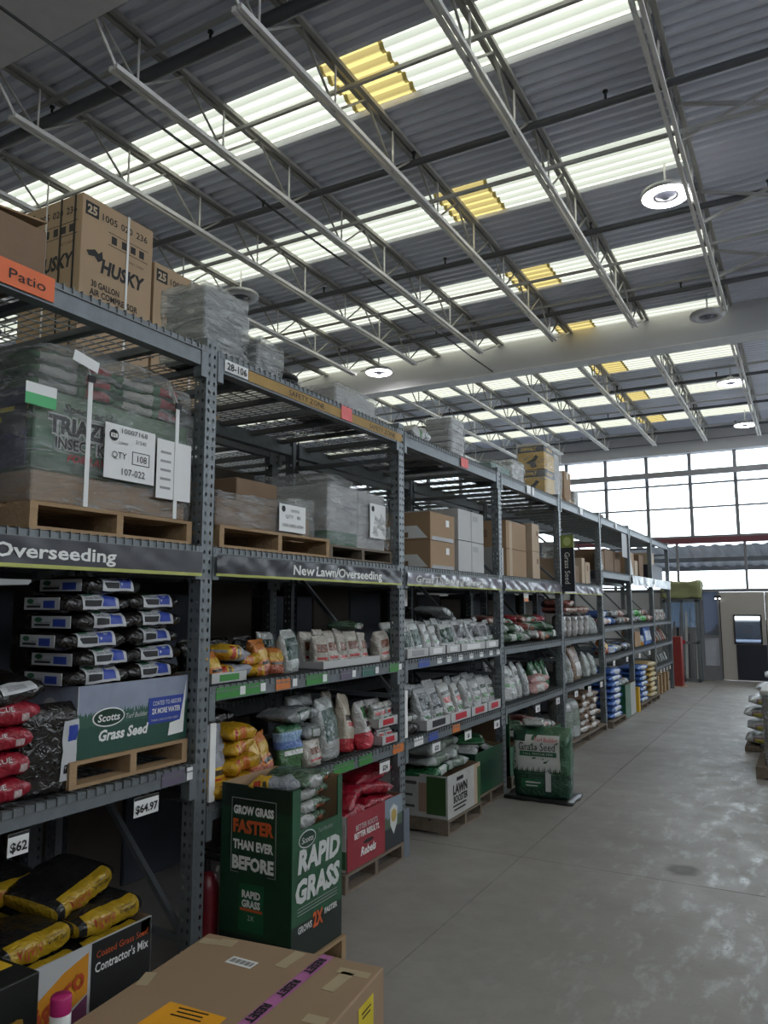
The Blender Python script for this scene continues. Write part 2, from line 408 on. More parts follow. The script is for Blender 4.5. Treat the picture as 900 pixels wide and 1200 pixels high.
# walls outside the frame
struct(MB().box(XL - 0.2, XL, YB, YF, 0, ZD + 0.1).build('wall_left', M_wall))
struct(MB().box(XL, XR, YB - 0.2, YB, 0, ZD + 0.1).build('wall_rear', M_wall))
wr = MB().box(XR, XR + 0.2, YB, YF, 0, 4.7).box(XR, XR + 0.2, YB, YF, 6.2, ZD + 0.1)      # unseen clerestory opening, added to let more light in
for k in range(8): wr.box(XR, XR + 0.2, YB + 3.85 * k, YB + 3.85 * k + 0.25, 4.7, 6.2)
struct(wr.build('wall_right', M_wall))

# ---- roof: corrugated sheets and translucent skylight panels
PIT, HT = 0.1375, 0.040
def sheet(x0, x1, y0, y1, zoff=0.0):
    mb = MB(); n = max(1, round((y1 - y0) / PIT)); p = (y1 - y0) / n; pts = []
    for k in range(n):
        y = y0 + k * p
        pts += [(y, HT), (y + p * 0.22, HT), (y + p * 0.42, 0), (y + p * 0.78, 0)]
    pts.append((y1, HT))
    for a, c in zip(pts[:-1], pts[1:]): mb.quad((x0, a[0], ZD + a[1] + zoff), (x0, c[0], ZD + c[1] + zoff), (x1, c[0], ZD + c[1] + zoff), (x1, a[0], ZD + a[1] + zoff))
    return mb
ceil_o = struct(MB().box(XL, XR, YB, YB + 0.15, ZD, ZD + 0.1).build('ceiling', M_deck))
SK0, SKP, SKW = 5.02, 2.335, 0.69
prev = YB
for k in range(-4, 7):
    y0 = SK0 + SKP * k; y1 = y0 + SKW
    if y1 > YF: y1 = YF
    sheet(XL, XR, prev, y0).build('roof_sheet', M_deck, ceil_o)
    sheet(-0.85, 0.9, y0, y1).build('roof_sheet', M_deck, ceil_o)
    for a, c in ((XL, -9.8), (-9.8, -6.6), (-6.6, -3.40), (-2.84, -0.85), (0.9, 3.9), (3.9, XR)): sheet(a, c, y0, y1).build('skylight_panel', M_sky, ceil_o)  # the panels at the far right are unseen, added to bring in more light
    tag(sheet(-3.44, -2.80, y0, y1, -0.004).build('skylight_panel', M_skyy, ceil_o), 'yellowed skylight panel')
    prev = y1
if prev < YF: sheet(XL, XR, prev, YF).build('roof_sheet', M_deck, ceil_o)

# ---- girders carrying the joists
for i, (y0, y1, z0, lab) in enumerate(((3.02, 3.42, 6.20, 'pale painted roof girder at the near end of the joists'), (12.35, 12.60, 5.93, 'pale painted roof girder crossing mid-photo between the two roof bays'))):
    g = thing('roof_girder', lab, 'girder', (0, y0, z0))
    MB().box(XL, XR, 0, y1 - y0, 0, ZD - z0).build('web', M_girder, g)
    MB().box(XL, XR, -0.02, y1 - y0 + 0.05, -0.03, 0).build('bottom_flange', mat('flange_paint', (0.60, 0.60, 0.62), 0.5), g)
# ---- open-web joists
JX = [-0.79 - 1.225 * k for k in range(-2, 9)]
def joist(x, ya, yb, ba, bb, lab):
    t = thing('roof_joist', lab, 'joist', (x, ya, 6.0), group='open-web roof joists')
    H = ZD - 6.0
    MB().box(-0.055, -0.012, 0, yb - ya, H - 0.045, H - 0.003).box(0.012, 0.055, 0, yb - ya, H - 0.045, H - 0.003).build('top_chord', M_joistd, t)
    MB().box(-0.045, -0.012, ba - ya, bb - ya, -0.02, 0.02).box(0.012, 0.045, ba - ya, bb - ya, -0.02, 0.02).build('bottom_chord', M_joist, t)
    n = max(2, round((bb - ba - 0.5) / 1.05)); p = (bb - ba - 0.5) / n
    nodes = [ba - ya + 0.25 + p * k for k in range(n + 1)]
    ends = [ba - ya + 0.25 - p / 2] + [q + p / 2 for q in nodes]
    ends[0] = max(0.05, ends[0]); ends[-1] = min(yb - ya - 0.05, ends[-1])
    for k, q in enumerate(nodes):
        MB().bar((0, q, 0), (0, q, H - 0.03), 0.010, 5).build('web_bar', M_joist, t)
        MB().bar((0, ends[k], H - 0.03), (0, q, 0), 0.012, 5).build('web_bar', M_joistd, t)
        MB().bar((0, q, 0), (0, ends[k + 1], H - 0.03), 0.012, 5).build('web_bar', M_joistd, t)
    MB().bar((0, ba - ya + 0.05, 0), (0, 0.03, H - 0.03), 0.014, 5).build('web_bar', M_joist, t)
    MB().bar((0, bb - ya - 0.05, 0), (0, yb - ya - 0.03, H - 0.03), 0.014, 5).build('web_bar', M_joist, t)
for k, x in enumerate(JX):
    w_ = ORD[k] + ' from the right'
    joist(x, 3.42, 12.35, 3.74, 11.42, 'open-web steel roof joist in the near roof bay, ' + w_)
    joist(x, 12.60, 20.95, 12.75, 20.45, 'open-web steel roof joist in the far roof bay, ' + w_)
# ---- sprinkler pipes with heads, thin bridging bars
for k, (y, r) in enumerate(((4.20, 0.055), (6.42, 0.035), (8.72, 0.035), (11.02, 0.035), (13.5, 0.03), (15.8, 0.03), (18.1, 0.03), (20.3, 0.03))):
    t = thing('sprinkler_pipe', 'dark sprinkler pipe crossing under the roof, %s nearest the camera' % ORD[k] if k else 'thick dark sprinkler pipe crossing the roof nearest the camera', 'pipe', (0, y, 6.27), group='sprinkler pipes')
    MB().bar((XL, 0, 0), (XR, 0, 0), r, 10).build('pipe', M_pipe, t, True)
    for x in [-11.5 + 1.9 * i + 0.7 * (k % 2) for i in range(9)]:
        MB().bar((x, 0, r), (x, 0, r + 0.07), 0.012, 6).bar((x, 0, r + 0.07), (x, 0, r + 0.085), 0.025, 6).build('sprinkler_head', M_black, t)
for k, (y, z) in enumerate(((4.10, 6.36), (5.24, 6.36), (6.78, 6.03), (9.2, 6.03), (10.9, 6.36), (14.3, 6.03), (16.6, 6.03), (18.9, 6.03))):
    tag(MB().box(XL, XR, y - 0.016, y + 0.016, z - 0.016, z + 0.016).build('bridging_bar', M_rod), 'thin pale bridging bar tying the roof joists, %s nearest the camera' % ORD[k], 'bridging bar', 'bridging bars')
for k, y in enumerate((6.9, 8.6, 10.2)):
    t = thing('cross_bracing', 'crossed steel bracing bars right of the round lit lamp, %s from the camera' % ORD[k], 'bracing', (-0.79, y, 6.0), group='crossed bracing bars')
    MB().beam((0.03, 0, 0.02), (1.19, 0, 0.40), 0.03, 0.03).build('brace', M_rod, t)
    MB().beam((0.03, 0.04, 0.40), (1.19, 0.04, 0.02), 0.03, 0.03).build('brace', M_rod, t)
cb = MB()
for i in range(12): cb.bar((-4.63, -1 + i * 1.12, 5.965 - 0.02 * (i % 2)), (-4.63, -1 + (i + 1) * 1.12, 5.965 - 0.02 * ((i + 1) % 2)), 0.013, 6)
tag(cb.build('overhead_cable', M_black, None, True), 'long black cable strung along under a roof joist', 'cable')
# ---- round ring lamps
M_lampon = mat('lamp_ring_lit', (1, 1, 1), 0.5, emit=(1.0, 0.98, 0.95, 20.0)); M_lampoff = mat('lamp_ring_unlit', (0.75, 0.77, 0.82), 0.4)
M_lamph = mat('lamp_housing', (0.55, 0.56, 0.58), 0.4, metal=0.3); M_lens = mat('lamp_centre', (0.16, 0.17, 0.22), 0.25)
for x, y, lit, lab in ((-1.04, 7.95, 1, 'round ring lamp, lit, hanging near the top right of the photo'), (-1.04, 11.75, 0, 'round ring lamp, unlit, hanging just before the mid-photo girder'),
                       (-6.60, 7.85, 0, 'round ring lamp, unlit, hanging above the plastic-wrapped load'), (-6.60, 11.75, 1, 'round ring lamp, lit, glowing against the girder behind the racks'),
                       (-1.04, 15.6, 1, 'round ring lamp, lit, in the far roof bay'), (-1.04, 19.5, 1, 'round ring lamp, lit, farthest away near the big windows')):
    t = thing('ring_lamp', lab, 'lamp', (x, y, 6.08), group='round ring lamps')
    MB().lathe([(0.245, 0.05), (0.25, 0.03), (0.245, 0.0), (0.12, 0.0), (0.12, 0.05), (0.245, 0.05)], 32).build('housing', M_lamph, t, True)
    MB().lathe([(0.235, -0.001), (0.225, -0.012), (0.145, -0.012), (0.135, -0.001)], 32).build('light_ring', M_lampon if lit else M_lampoff, t, True)
    MB().lathe([(0.001, -0.03), (0.03, -0.028), (0.05, -0.01), (0.10, 0.0), (0.12, 0.02), (0.001, 0.02)], 24).build('centre_lens', M_lens, t, True)
    MB().bar((0, 0, 0.02), (0, 0, 0.37), 0.012, 6).build('hanging_rod', M_lamph, t)
    MB().box(-0.05, 0.05, -0.05, 0.05, 0.05, 0.12).build('driver_box', M_lamph, t)

# ---- front wall with glazing
M_mull = mat('mullion_grey', (0.20, 0.20, 0.215), 0.5); M_maroon = mat('maroon_steel', (0.16, 0.055, 0.07), 0.5)
M_glass, nt, b = _newmat('window_glass')
tr = nt.nodes.new('ShaderNodeBsdfTransparent'); tr.inputs[0].default_value = (0.93, 0.96, 0.97, 1); gl = nt.nodes.new('ShaderNodeBsdfGlossy'); gl.inputs['Roughness'].default_value = 0.02
mx = nt.nodes.new('ShaderNodeMixShader'); mx.inputs[0].default_value = 0.06
nt.links.new(tr.outputs[0], mx.inputs[1]); nt.links.new(gl.outputs[0], mx.inputs[2]); nt.links.new(mx.outputs[0], nt.nodes['Material Output'].inputs[0])
M_tint, nt, b = _newmat('tinted_glass'); tr = nt.nodes.new('ShaderNodeBsdfTransparent'); tr.inputs[0].default_value = (0.10, 0.12, 0.16, 1); mx = nt.nodes.new('ShaderNodeMixShader'); mx.inputs[0].default_value = 0.4
b.inputs['Base Color'].default_value = (0.35, 0.40, 0.48, 1); b.inputs['Roughness'].default_value = 0.2
nt.links.new(tr.outputs[0], mx.inputs[1]); nt.links.new(b.outputs[0], mx.inputs[2]); nt.links.new(mx.outputs[0], nt.nodes['Material Output'].inputs[0])
M_tintg = M_tint.copy(); M_tintg.name = 'tinted_glass_light'; M_tintg.node_tree.nodes['Transparent BSDF'].inputs[0].default_value = (0.16, 0.19, 0.23, 1)
WX0, WX1 = XL, XR
struct(MB().box(XL, XR, YF - 0.25, YF + 0.1, 5.83, ZD).build('wall_front', M_girder))
tag(MB().box(XL, XR, YF - 0.27, YF - 0.25, 6.12, 6.14).build('trim_1', M_mull), kind='structure')
win = struct(MB().box(XL, XR, YF - 0.06, YF + 0.06, 3.60, 3.66).build('window_1', M_mull))
mx0 = [-2.516 + 1.087 * k for k in range(-9, 9)]
for x in mx0: MB().box(x - 0.042, x + 0.042, YF - 0.07, YF + 0.03, 3.66, 5.83).build('mullion', M_mull, win)
for z, h in ((4.40, 0.045), (5.03, 0.045)): MB().box(XL, XR, YF - 0.04, YF + 0.02, z - h / 2, z + h / 2).build('glazing_bar', M_mull, win)
for a, c in zip(mx0[:-1], mx0[1:]):
    for z0, z1 in ((3.66, 4.39), (4.41, 5.02), (5.04, 5.83)): MB().box(a + 0.042, c - 0.042, YF, YF + 0.006, z0, z1).build('pane', M_glass, win)
t = tag(MB().box(-5.9, XR, YF - 0.42, YF - 0.28, 5.20, 5.34).build('crane_rail', mat('rail_grey', (0.26, 0.26, 0.28), 0.5)), 'grey horizontal steel rail across the big front windows', 'rail')
# lower band: beam, low windows, awning outside
bm_ = struct(MB().box(XL, XR, YF - 0.1, YF + 0.08, 3.46, 3.60).build('trim_2', M_maroon))
low = struct(MB().box(XL, XR, YF - 0.06, YF + 0.06, 2.20, 2.28).build('window_2', M_mull))
lx = [-2.92 + 1.617 * k for k in range(-6, 7)]
for x in lx: MB().box(x - 0.03, x + 0.03, YF - 0.05, YF + 0.03, 2.28, 3.46).build('mullion', M_mull, low)
for a, c in zip(lx[:-1], lx[1:]): MB().box(a + 0.03, c - 0.03, YF, YF + 0.006, 2.28, 3.46).build('pane', M_glass, low)
t = thing('awning', 'grey corrugated awning outside above the low front windows', 'awning', (0, YF + 0.1, 3.40))
M_awn = mat('awning_grey', (0.42, 0.43, 0.47), 0.5)
mb = MB()
for k in range(64):
    x = XL + k * 0.3125; zz = 0.03
    for x0, x1, za, zb in ((x, x + 0.10, zz, zz), (x + 0.10, x + 0.16, zz, 0), (x + 0.16, x + 0.26, 0, 0), (x + 0.26, x + 0.3125, 0, zz)):
        mb.quad((x0, 0, za), (x1, 0, zb), (x1, 3.1, zb - 0.42), (x0, 3.1, za - 0.42))
mb.build('corrugated_sheet', M_awn, t)
MB().box(XL, XR, 3.0, 3.1, -0.52, -0.36).build('front_beam', M_mull, t)
MB().box(XL, XR, 1.5, 1.56, -0.34, -0.22).build('purlin', M_mull, t)
for x in (-8, -4.9, -0.2, 4): MB().box(x, x + 0.1, 3.0, 3.1, -3.4, -0.5).build('post', M_mull, t)
tag(MB().box(-40, 40, YF + 0.6, 60, -0.12, -0.02).build('floor_outside', mat('asphalt', (0.16, 0.16, 0.165), 0.9)), kind='structure')
w4 = struct(MB().box(-3.40, -2.42, YF - 0.06, YF + 0.06, 0.0, 1.30).box(-3.40, -3.34, YF - 0.06, YF + 0.06, 1.3, 2.2).box(-2.90, -2.86, YF - 0.05, YF + 0.05, 1.3, 2.2).build('window_4', M_mull))
for a, c in ((-3.34, -2.90), (-2.86, -2.42)): MB().box(a, c, YF, YF + 0.006, 1.30, 2.20).build('pane', M_tintg, w4)
struct(MB().box(XL, -3.40, YF - 0.08, YF + 0.08, 0, 2.20).box(0.4, XR, YF - 0.08, YF + 0.08, 0, 2.20).build('wall_front_lower', M_wall))
# sidelight and swing doors
sl = struct(MB().box(-2.42, -2.36, YF - 0.06, YF + 0.06, 0, 2.2).box(-2.02, -1.97, YF - 0.06, YF + 0.06, 0, 2.2).box(-2.36, -2.02, YF - 0.05, YF + 0.05, 0.0, 0.35).box(-2.36, -2.02, YF - 0.05, YF + 0.05, 1.05, 1.11).build('window_3', M_mull))
MB().box(-2.36, -2.02, YF - 0.02, YF - 0.01, 0.35, 1.05).build('pane', mat('frosted_lower_pane', (0.42, 0.44, 0.50), 0.3), sl)
MB().box(-2.36, -2.02, YF, YF + 0.006, 1.11, 2.2).build('pane', M_tint, sl)
M_door = mat('door_tan', (0.40, 0.375, 0.345), 0.6, var=0.05); M_kick = mat('door_kick_black', (0.018, 0.02, 0.032), 0.5)
for i, (x0, x1, s) in enumerate(((-1.968, -0.936, 1), (-0.932, 0.08, -1))):
    d = struct(MB().box(x0, x1, YF - 0.06, YF - 0.02, 0.008, 0.93).box(x0, x1, YF - 0.06, YF - 0.02, 1.60, 2.195).box(x0, x0 + 0.33, YF - 0.06, YF - 0.02, 0.93, 1.60).box(x1 - 0.12, x1, YF - 0.06, YF - 0.02, 0.93, 1.60).build('door_%d' % (i + 1), M_door))
    MB().box(x0 + 0.34, x1 - 0.005, YF - 0.075, YF - 0.062, 0.03, 0.89).build('kick_plate', M_kick, d)
    MB().box(x0, x0 + 0.018, YF - 0.07, YF - 0.062, 0.03, 2.12).build('edge_seal', M_black, d)
    MB().box(x0 + 0.32, x1 - 0.11, YF - 0.075, YF - 0.062, 0.90, 0.94).box(x0 + 0.32, x1 - 0.11, YF - 0.075, YF - 0.062, 1.59, 1.63).box(x0 + 0.30, x0 + 0.34, YF - 0.075, YF - 0.062, 0.90, 1.63).box(x1 - 0.13, x1 - 0.09, YF - 0.075, YF - 0.062, 0.90, 1.63).build('window_frame', M_black, d)
    MB().box(x0 + 0.33, x1 - 0.12, YF - 0.045, YF - 0.04, 0.93, 1.60).build('pane', M_glass, d)
struct(MB().box(0.08, 0.4, YF - 0.08, YF + 0.08, 0, 2.2).build('trim_3', M_wall))
# things seen outside through the door window: parked cars, as simple dark bodies on the asphalt
for k, (x, y, cc) in enumerate(((-6.2, 26.6, (0.05, 0.07, 0.13)), (-1.6, 26.4, (0.10, 0.13, 0.20)), (3.0, 26.6, (0.03, 0.04, 0.06)))):
    t = thing('parked_car', ('dark blue', 'slate blue', 'black')[k] + ' car parked outside, glimpsed through the door window', 'car', (x, y, 0), PI / 2 + 0.03)
    m = mat('car_paint%d' % k, cc, 0.25)
    bev(MB().box(-1.0, 1.0, -2.1, 2.1, 0.30, 0.85).build('body', m, t), 0.12, 3)
    cabn = MB(); n0 = 0
    cabn.v = [(-0.85, -1.5, 0.85), (0.85, -1.5, 0.85), (0.85, 1.3, 0.85), (-0.85, 1.3, 0.85), (-0.65, -0.9, 1.42), (0.65, -0.9, 1.42), (0.65, 0.8, 1.42), (-0.65, 0.8, 1.42)]
    for f in ((4, 5, 6, 7), (0, 1, 5, 4), (1, 2, 6, 5), (2, 3, 7, 6), (3, 0, 4, 7)): cabn.face(f)
    bev(cabn.build('cabin', mat('car_glass', (0.03, 0.035, 0.045), 0.1), t), 0.06, 2)
    for wx in (-0.98, 0.98):
        for wy in (-1.35, 1.35):
            MB().bar((wx - 0.1, wy, 0.32), (wx + 0.1, wy, 0.32), 0.32, 18).build('wheel', M_black, t)
# ================================================================== PALLET RACKING
X0 = -2.757; RD = 1.10                     # face of the racks, depth
UY = [0.885 + 2.215 * k for k in range(9)] # right-hand edge of each upright
UW = 0.085
M_galv = mat('galvanised', (0.165, 0.185, 0.20), 0.48, metal=0.35, var=0.28, scale=14, bump=0.08)
M_galvd = mat('galvanised_dull', (0.15, 0.165, 0.18), 0.55, metal=0.3, var=0.25, scale=9)
M_wire = mat('deck_wire', (0.17, 0.18, 0.185), 0.45, metal=0.5)
def holed(name, ax, offs):
    m, nt, b = _newmat(name); N = nt.nodes; L = nt.links
    tc = N.new('ShaderNodeTexCoord'); sp = N.new('ShaderNodeSeparateXYZ'); L.new(tc.outputs['Object'], sp.inputs[0])
    n = N.new('ShaderNodeTexNoise'); n.inputs['Scale'].default_value = 14; n.inputs['Detail'].default_value = 4; L.new(tc.outputs['Object'], n.inputs['Vector'])
    L.new(mixc(nt, n.outputs['Fac'], (0.115, 0.13, 0.14), (0.21, 0.235, 0.25)), b.inputs['Base Color'])
    b.inputs['Roughness'].default_value = 0.48; b.inputs['Metallic'].default_value = 0.35
    dz = mth(nt, 'DIVIDE', mth(nt, 'SUBTRACT', mth(nt, 'PINGPONG', sp.outputs[2], 0.0254), 0.0), 0.0115)
    k = None
    for o in offs:
        dx = mth(nt, 'DIVIDE', mth(nt, 'SUBTRACT', sp.outputs[ax], o), 0.0078)
        r = mth(nt, 'LESS_THAN', mth(nt, 'ADD', mth(nt, 'MULTIPLY', dx, dx), mth(nt, 'MULTIPLY', dz, dz)), 1.0)
        k = r if k is None else mth(nt, 'MAXIMUM', k, r)
    tr = N.new('ShaderNodeBsdfTransparent'); mx = N.new('ShaderNodeMixShader')
    L.new(k, mx.inputs[0]); L.new(b.outputs[0], mx.inputs[1]); L.new(tr.outputs[0], mx.inputs[2]); L.new(mx.outputs[0], N['Material Output'].inputs[0])
    return m
M_hf = holed('column_front_slotted', 1, (-UW * 0.74, -UW * 0.26)); M_hs = holed('column_side_slotted', 0, (-0.022, -0.058))
HT_U = 3.29
def column_mesh():
    mb = MB(); d = 0.08; t = 0.003
    mb.quad((0, -UW, 0), (0, 0, 0), (0, 0, HT_U), (0, -UW, HT_U), 0)
    mb.quad((-d, -UW, 0), (0, -UW, 0), (0, -UW, HT_U), (-d, -UW, HT_U), 1)
    mb.quad((0, 0, 0), (-d, 0, 0), (-d, 0, HT_U), (0, 0, HT_U), 1)
    mb.quad((-d + 0.001, -UW * 0.5, 0), (-d + 0.001, 0, 0), (-d + 0.001, 0, HT_U), (-d + 0.001, -UW * 0.5, HT_U), 2)
    mb.quad((-0.035, -UW + 0.002, 0), (-0.035, -0.002, 0), (-0.035, -0.002, HT_U), (-0.035, -UW + 0.002, HT_U), 2)
    return mb.mesh('column', [M_hf, M_hs, M_galvd])
ME_col = column_mesh()
ME_foot = MB().box(-0.10, 0.008, -UW, 0.0, 0, 0.012).mesh('foot_plate', M_galvd)
def frame(x, y, lab):
    t = thing('rack_upright_frame', lab, 'rack upright', (x, y, 0), group='rack upright frames')
    link('column', ME_col, t); link('foot_plate', ME_foot, t)
    link('column', ME_col, t, (-RD, -UW, 0), (0, 0, PI)); link('foot_plate', ME_foot, t, (-RD, -UW, 0), (0, 0, PI))
    yc = -UW / 2
    for z in (0.18, 1.15, 2.15, 3.0): MB().box(-RD + 0.08, -0.08, yc - 0.016, yc + 0.016, z, z + 0.032).build('brace', M_galvd, t)
    for a, c in ((0.2, 1.15), (1.18, 2.15), (2.18, 3.0)): MB().beam((-0.08, yc, a), (-RD + 0.08, yc, c), 0.03, 0.03).build('brace', M_galvd, t)
    MB().box(-0.12, 0.0, -UW, 0, HT_U, HT_U + 0.004).build('top_cap', M_galvd, t)
    return t
for k, y in enumerate(UY):
    if k == 0: lab = 'galvanised rack upright frame left of the Overseeding banner, nearest the camera'
    else: lab = 'slotted galvanised rack upright frame, %s along the aisle from the camera' % ORD[k]
    frame(X0, y, lab)
tag(bev(MB().box(X0 + 0.010, X0 + 0.035, UY[2] - UW - 0.004, UY[2] + 0.004, 0, 0.34).build('post_guard', mat('guard_blue_grey', (0.13, 0.15, 0.18), 0.6)), 0.004), 'blue-grey steel guard at the foot of the upright beside the red bin', 'post guard')
# ---- shelves: front beam, rear beam, support bars, wire deck
BL = 2.215 - UW
def beam_mesh(h):
    mb = MB()
    mb.box(-0.045, 0.0, 0, BL, -h, 0).box(-0.065, -0.045, 0, BL, -h, -0.035)
    return mb.mesh('front_beam', M_galv)
ME_b = {0.11: beam_mesh(0.11), 0.075: beam_mesh(0.075)}
ME_conn = MB().box(-0.05, 0.006, 0, 0.045, -0.17, 0.002).mesh('beam_connector', M_galv)
ME_sup = MB().box(-RD + 0.05, -0.045, -0.022, 0.022, -0.035, -0.002).mesh('support_bar', M_galvd)
def deck_mesh():
    mb = MB(); r = 0.0028
    for i in range(43):
        y = 0.02 + (BL - 0.04) * i / 42
        mb.box(-RD + 0.02, 0.006, y - r, y + r, 0.003, 0.003 + 2 * r)
        mb.box(0.002, 0.002 + 2 * r, y - r, y + r, -0.028, 0.004)
    for i in range(12):
        x = -RD + 0.05 + (RD - 0.06) * i / 11
        mb.box(x - r, x + r, 0.01, BL - 0.01, -0.002, 0.0036)
    mb.box(0.002, 0.009, 0.01, BL - 0.01, -0.031, -0.025)
    return mb.mesh('wire_mesh', M_wire)
ME_deck = deck_mesh()
BAY = ['under the Overseeding banner', 'under the New Lawn banner', 'above the grass-picture bin', 'behind the standing green seed bale', 'right of the hanging Grass Seed sign', 'above the tall blue bag stack', 'second from the far end', 'at the far end']
def shelf(x, bay, z, h, lab, flip=False):
    t = thing('rack_shelf', lab, 'rack shelf', (x, UY[bay], z), group='rack shelves')
    link('front_beam', ME_b[h], t); link('rear_beam', ME_b[h], t, (-RD, BL, 0), (0, 0, PI))
    link('beam_connector', ME_conn, t); link('beam_connector', ME_conn, t, (0, BL - 0.045, 0))
    for i in range(6): link('support_bar', ME_sup, t, (0, 0.16 + (BL - 0.32) * i / 5, -0.002))
    d = link('wire_mesh', ME_deck, t); d['kind'] = 'stuff'
    return t
LEV = {}
for b_ in range(8):
    if b_ == 0: lv = ((3.24, 0.11, 'top'), (2.16, 0.11, 'banner'), (1.06, 0.075, 'low'))
    elif b_ <= 4: lv = ((3.24, 0.11, 'top'), (2.16, 0.11, 'banner'), (1.43, 0.075, 'middle'), (0.83, 0.075, 'lower'))
    elif b_ <= 6: lv = ((3.24, 0.11, 'top'), (2.40, 0.11, 'upper'), (1.53, 0.075, 'middle'), (1.08, 0.075, 'lower'))
    else: lv = ((3.24, 0.11, 'top'), (2.40, 0.11, 'upper'), (1.53, 0.075, 'middle'), (1.08, 0.075, 'lower'), (0.64, 0.075, 'bottom'))
    for z, h, nm in lv:
        LEV[(b_, nm)] = shelf(X0, b_, z, h, 'galvanised %s rack shelf in the bay %s' % (nm, BAY[b_]))
# shelf labels and price tags clipped to the beams: parts of the shelf
M_tagw = mat('price_tag_white', (0.74, 0.74, 0.74), 0.5, var=0.03); M_ink = mat('black_ink', (0.012, 0.012, 0.014), 0.6)
M_sgreen = mat('strip_green', (0.05, 0.24, 0.05), 0.5); M_sorange = mat('strip_orange', (0.62, 0.19, 0.05), 0.5); M_spurple = mat('strip_grey_violet', (0.13, 0.11, 0.16), 0.5); M_sblue = mat('strip_blue', (0.05, 0.09, 0.36), 0.5)
def strip(sh, y0, y1, m, z0=-0.068, z1=-0.008, x=0.004):
    o = MB().box(x, x + 0.003, y0 - sh.location.y, y1 - sh.location.y, z0, z1).build('shelf_label', m, sh); return o
def price(sh, y, z=-0.125, w=0.15, h=0.085, txt='4.97'):
    yy = y - sh.location.y
    o = MB().box(0.012, 0.015, yy - w / 2, yy + w / 2, z - h / 2, z + h / 2).build('price_tag', M_tagw, sh)
    MB().box(0.0152, 0.0156, yy - w / 2, yy + w / 2, z + h / 2 - 0.012, z + h / 2).build('tag_header', M_ink, o)
    text(o, txt, (0.0155, yy, z - 0.008), M_ink, h=h * 0.42, bold=0.0015)
s_ = LEV[(0, 'low')]; price(s_, 2.68, txt='$64.97'); price(s_, 2.02, w=0.09, txt='$62')
strip(s_, 2.78, 2.93, M_spurple); strip(s_, 2.95, 2.99, M_tagw)
s_ = LEV[(1, 'middle')]
for a, c, m in ((3.15, 3.56, M_sgreen), (3.67, 3.81, M_sorange), (3.98, 4.22, M_sgreen), (4.38, 4.52, M_spurple), (4.66, 4.86, mat('strip_teal', (0.04, 0.14, 0.11), 0.5)), (5.06, 5.2, M_sgreen)): strip(s_, a, c, m)
for y in (3.34, 3.52, 3.83, 4.16, 4.52, 4.84, 5.2): strip(s_, y, y + 0.045, M_tagw, -0.06, -0.015, 0.008)
s_ = LEV[(1, 'lower')]; price(s_, 4.97, txt='$24'); strip(s_, 5.11, 5.28, M_sorange)
for a, c in ((3.4, 3.9), (4.3, 4.55), (4.62, 4.8)): strip(s_, a, c, M_sgreen)
s_ = LEV[(2, 'middle')]; strip(s_, 5.55, 5.75, M_sblue)
for y in (5.9, 6.1, 6.35, 6.6, 6.85, 7.1, 7.3): strip(s_, y, y + 0.09, M_tagw, -0.06, -0.015)
s_ = LEV[(2, 'lower')]; price(s_, 5.85, txt='$22'); price(s_, 6.52, txt='$8'); price(s_, 7.25, txt='$8'); strip(s_, 5.72, 5.9, M_sblue); strip(s_, 6.2, 6.36, M_sorange); strip(s_, 5.46, 5.62, M_tagw)
s_ = LEV[(3, 'lower')]; price(s_, 8.55, txt='$9'); price(s_, 9.35, txt='$8'); s_ = LEV[(4, 'lower')]; price(s_, 10.2, txt='$5'); price(s_, 10.9, txt='$7'); price(s_, 11.6, txt='$7')
for b_, ys_ in ((5, (12.5, 13.5)), (6, (14.6, 15.6))):
    for y in ys_: price(LEV[(b_, 'lower')], y, txt='$9')
for y in (16.8, 17.2, 17.6, 18.0): price(LEV[(7, 'bottom')], y, w=0.12, txt='$3')
# top beams: safety stripe, bay number, tags
M_stripe = mat('safety_stripe', (0.36, 0.22, 0.06), 0.6, var=0.3); M_pink = mat('pink_tag', (0.75, 0.16, 0.16), 0.6); M_orangec = mat('orange_card', (0.72, 0.16, 0.06), 0.6, var=0.05)
t = LEV[(1, 'top')]; o = strip(t, 3.36, 5.27, M_stripe, -0.098, -0.035); yy = t.location.y
for y in (3.95, 4.95): text(o, 'SAFETY ZONE', (0.0075, y - yy, -0.067), M_ink, h=0.036, w=0.40)
o = strip(t, 3.15, 3.35, M_tagw, -0.095, -0.03, 0.008); text(o, '28-106', (0.0115, 3.25 - yy, -0.062), M_ink, h=0.042, w=0.17, bold=0.001)
strip(t, 4.36, 4.5, M_pink, -0.10, -0.005, 0.010)
strip(LEV[(2, 'top')], 6.45, 6.62, M_pink, -0.1, -0.01, 0.01); strip(LEV[(3, 'top')], 8.35, 8.5, M_tagw, -0.1, -0.01, 0.01); strip(LEV[(3, 'top')], 8.55, 8.62, M_tagw, -0.1, -0.01, 0.01)
strip(LEV[(4, 'top')], 10.7, 10.85, M_tagw, -0.1, -0.01, 0.01); strip(LEV[(5, 'top')], 12.95, 13.1, M_tagw, -0.1, -0.01, 0.01)
t = LEV[(0, 'top')]; o = strip(t, 1.62, 2.05, M_orangec, -0.100, 0.005, 0.008); text(o, 'Patio', (0.0115, 1.92 - t.location.y, -0.048), M_ink, w=0.17, h=0.045)
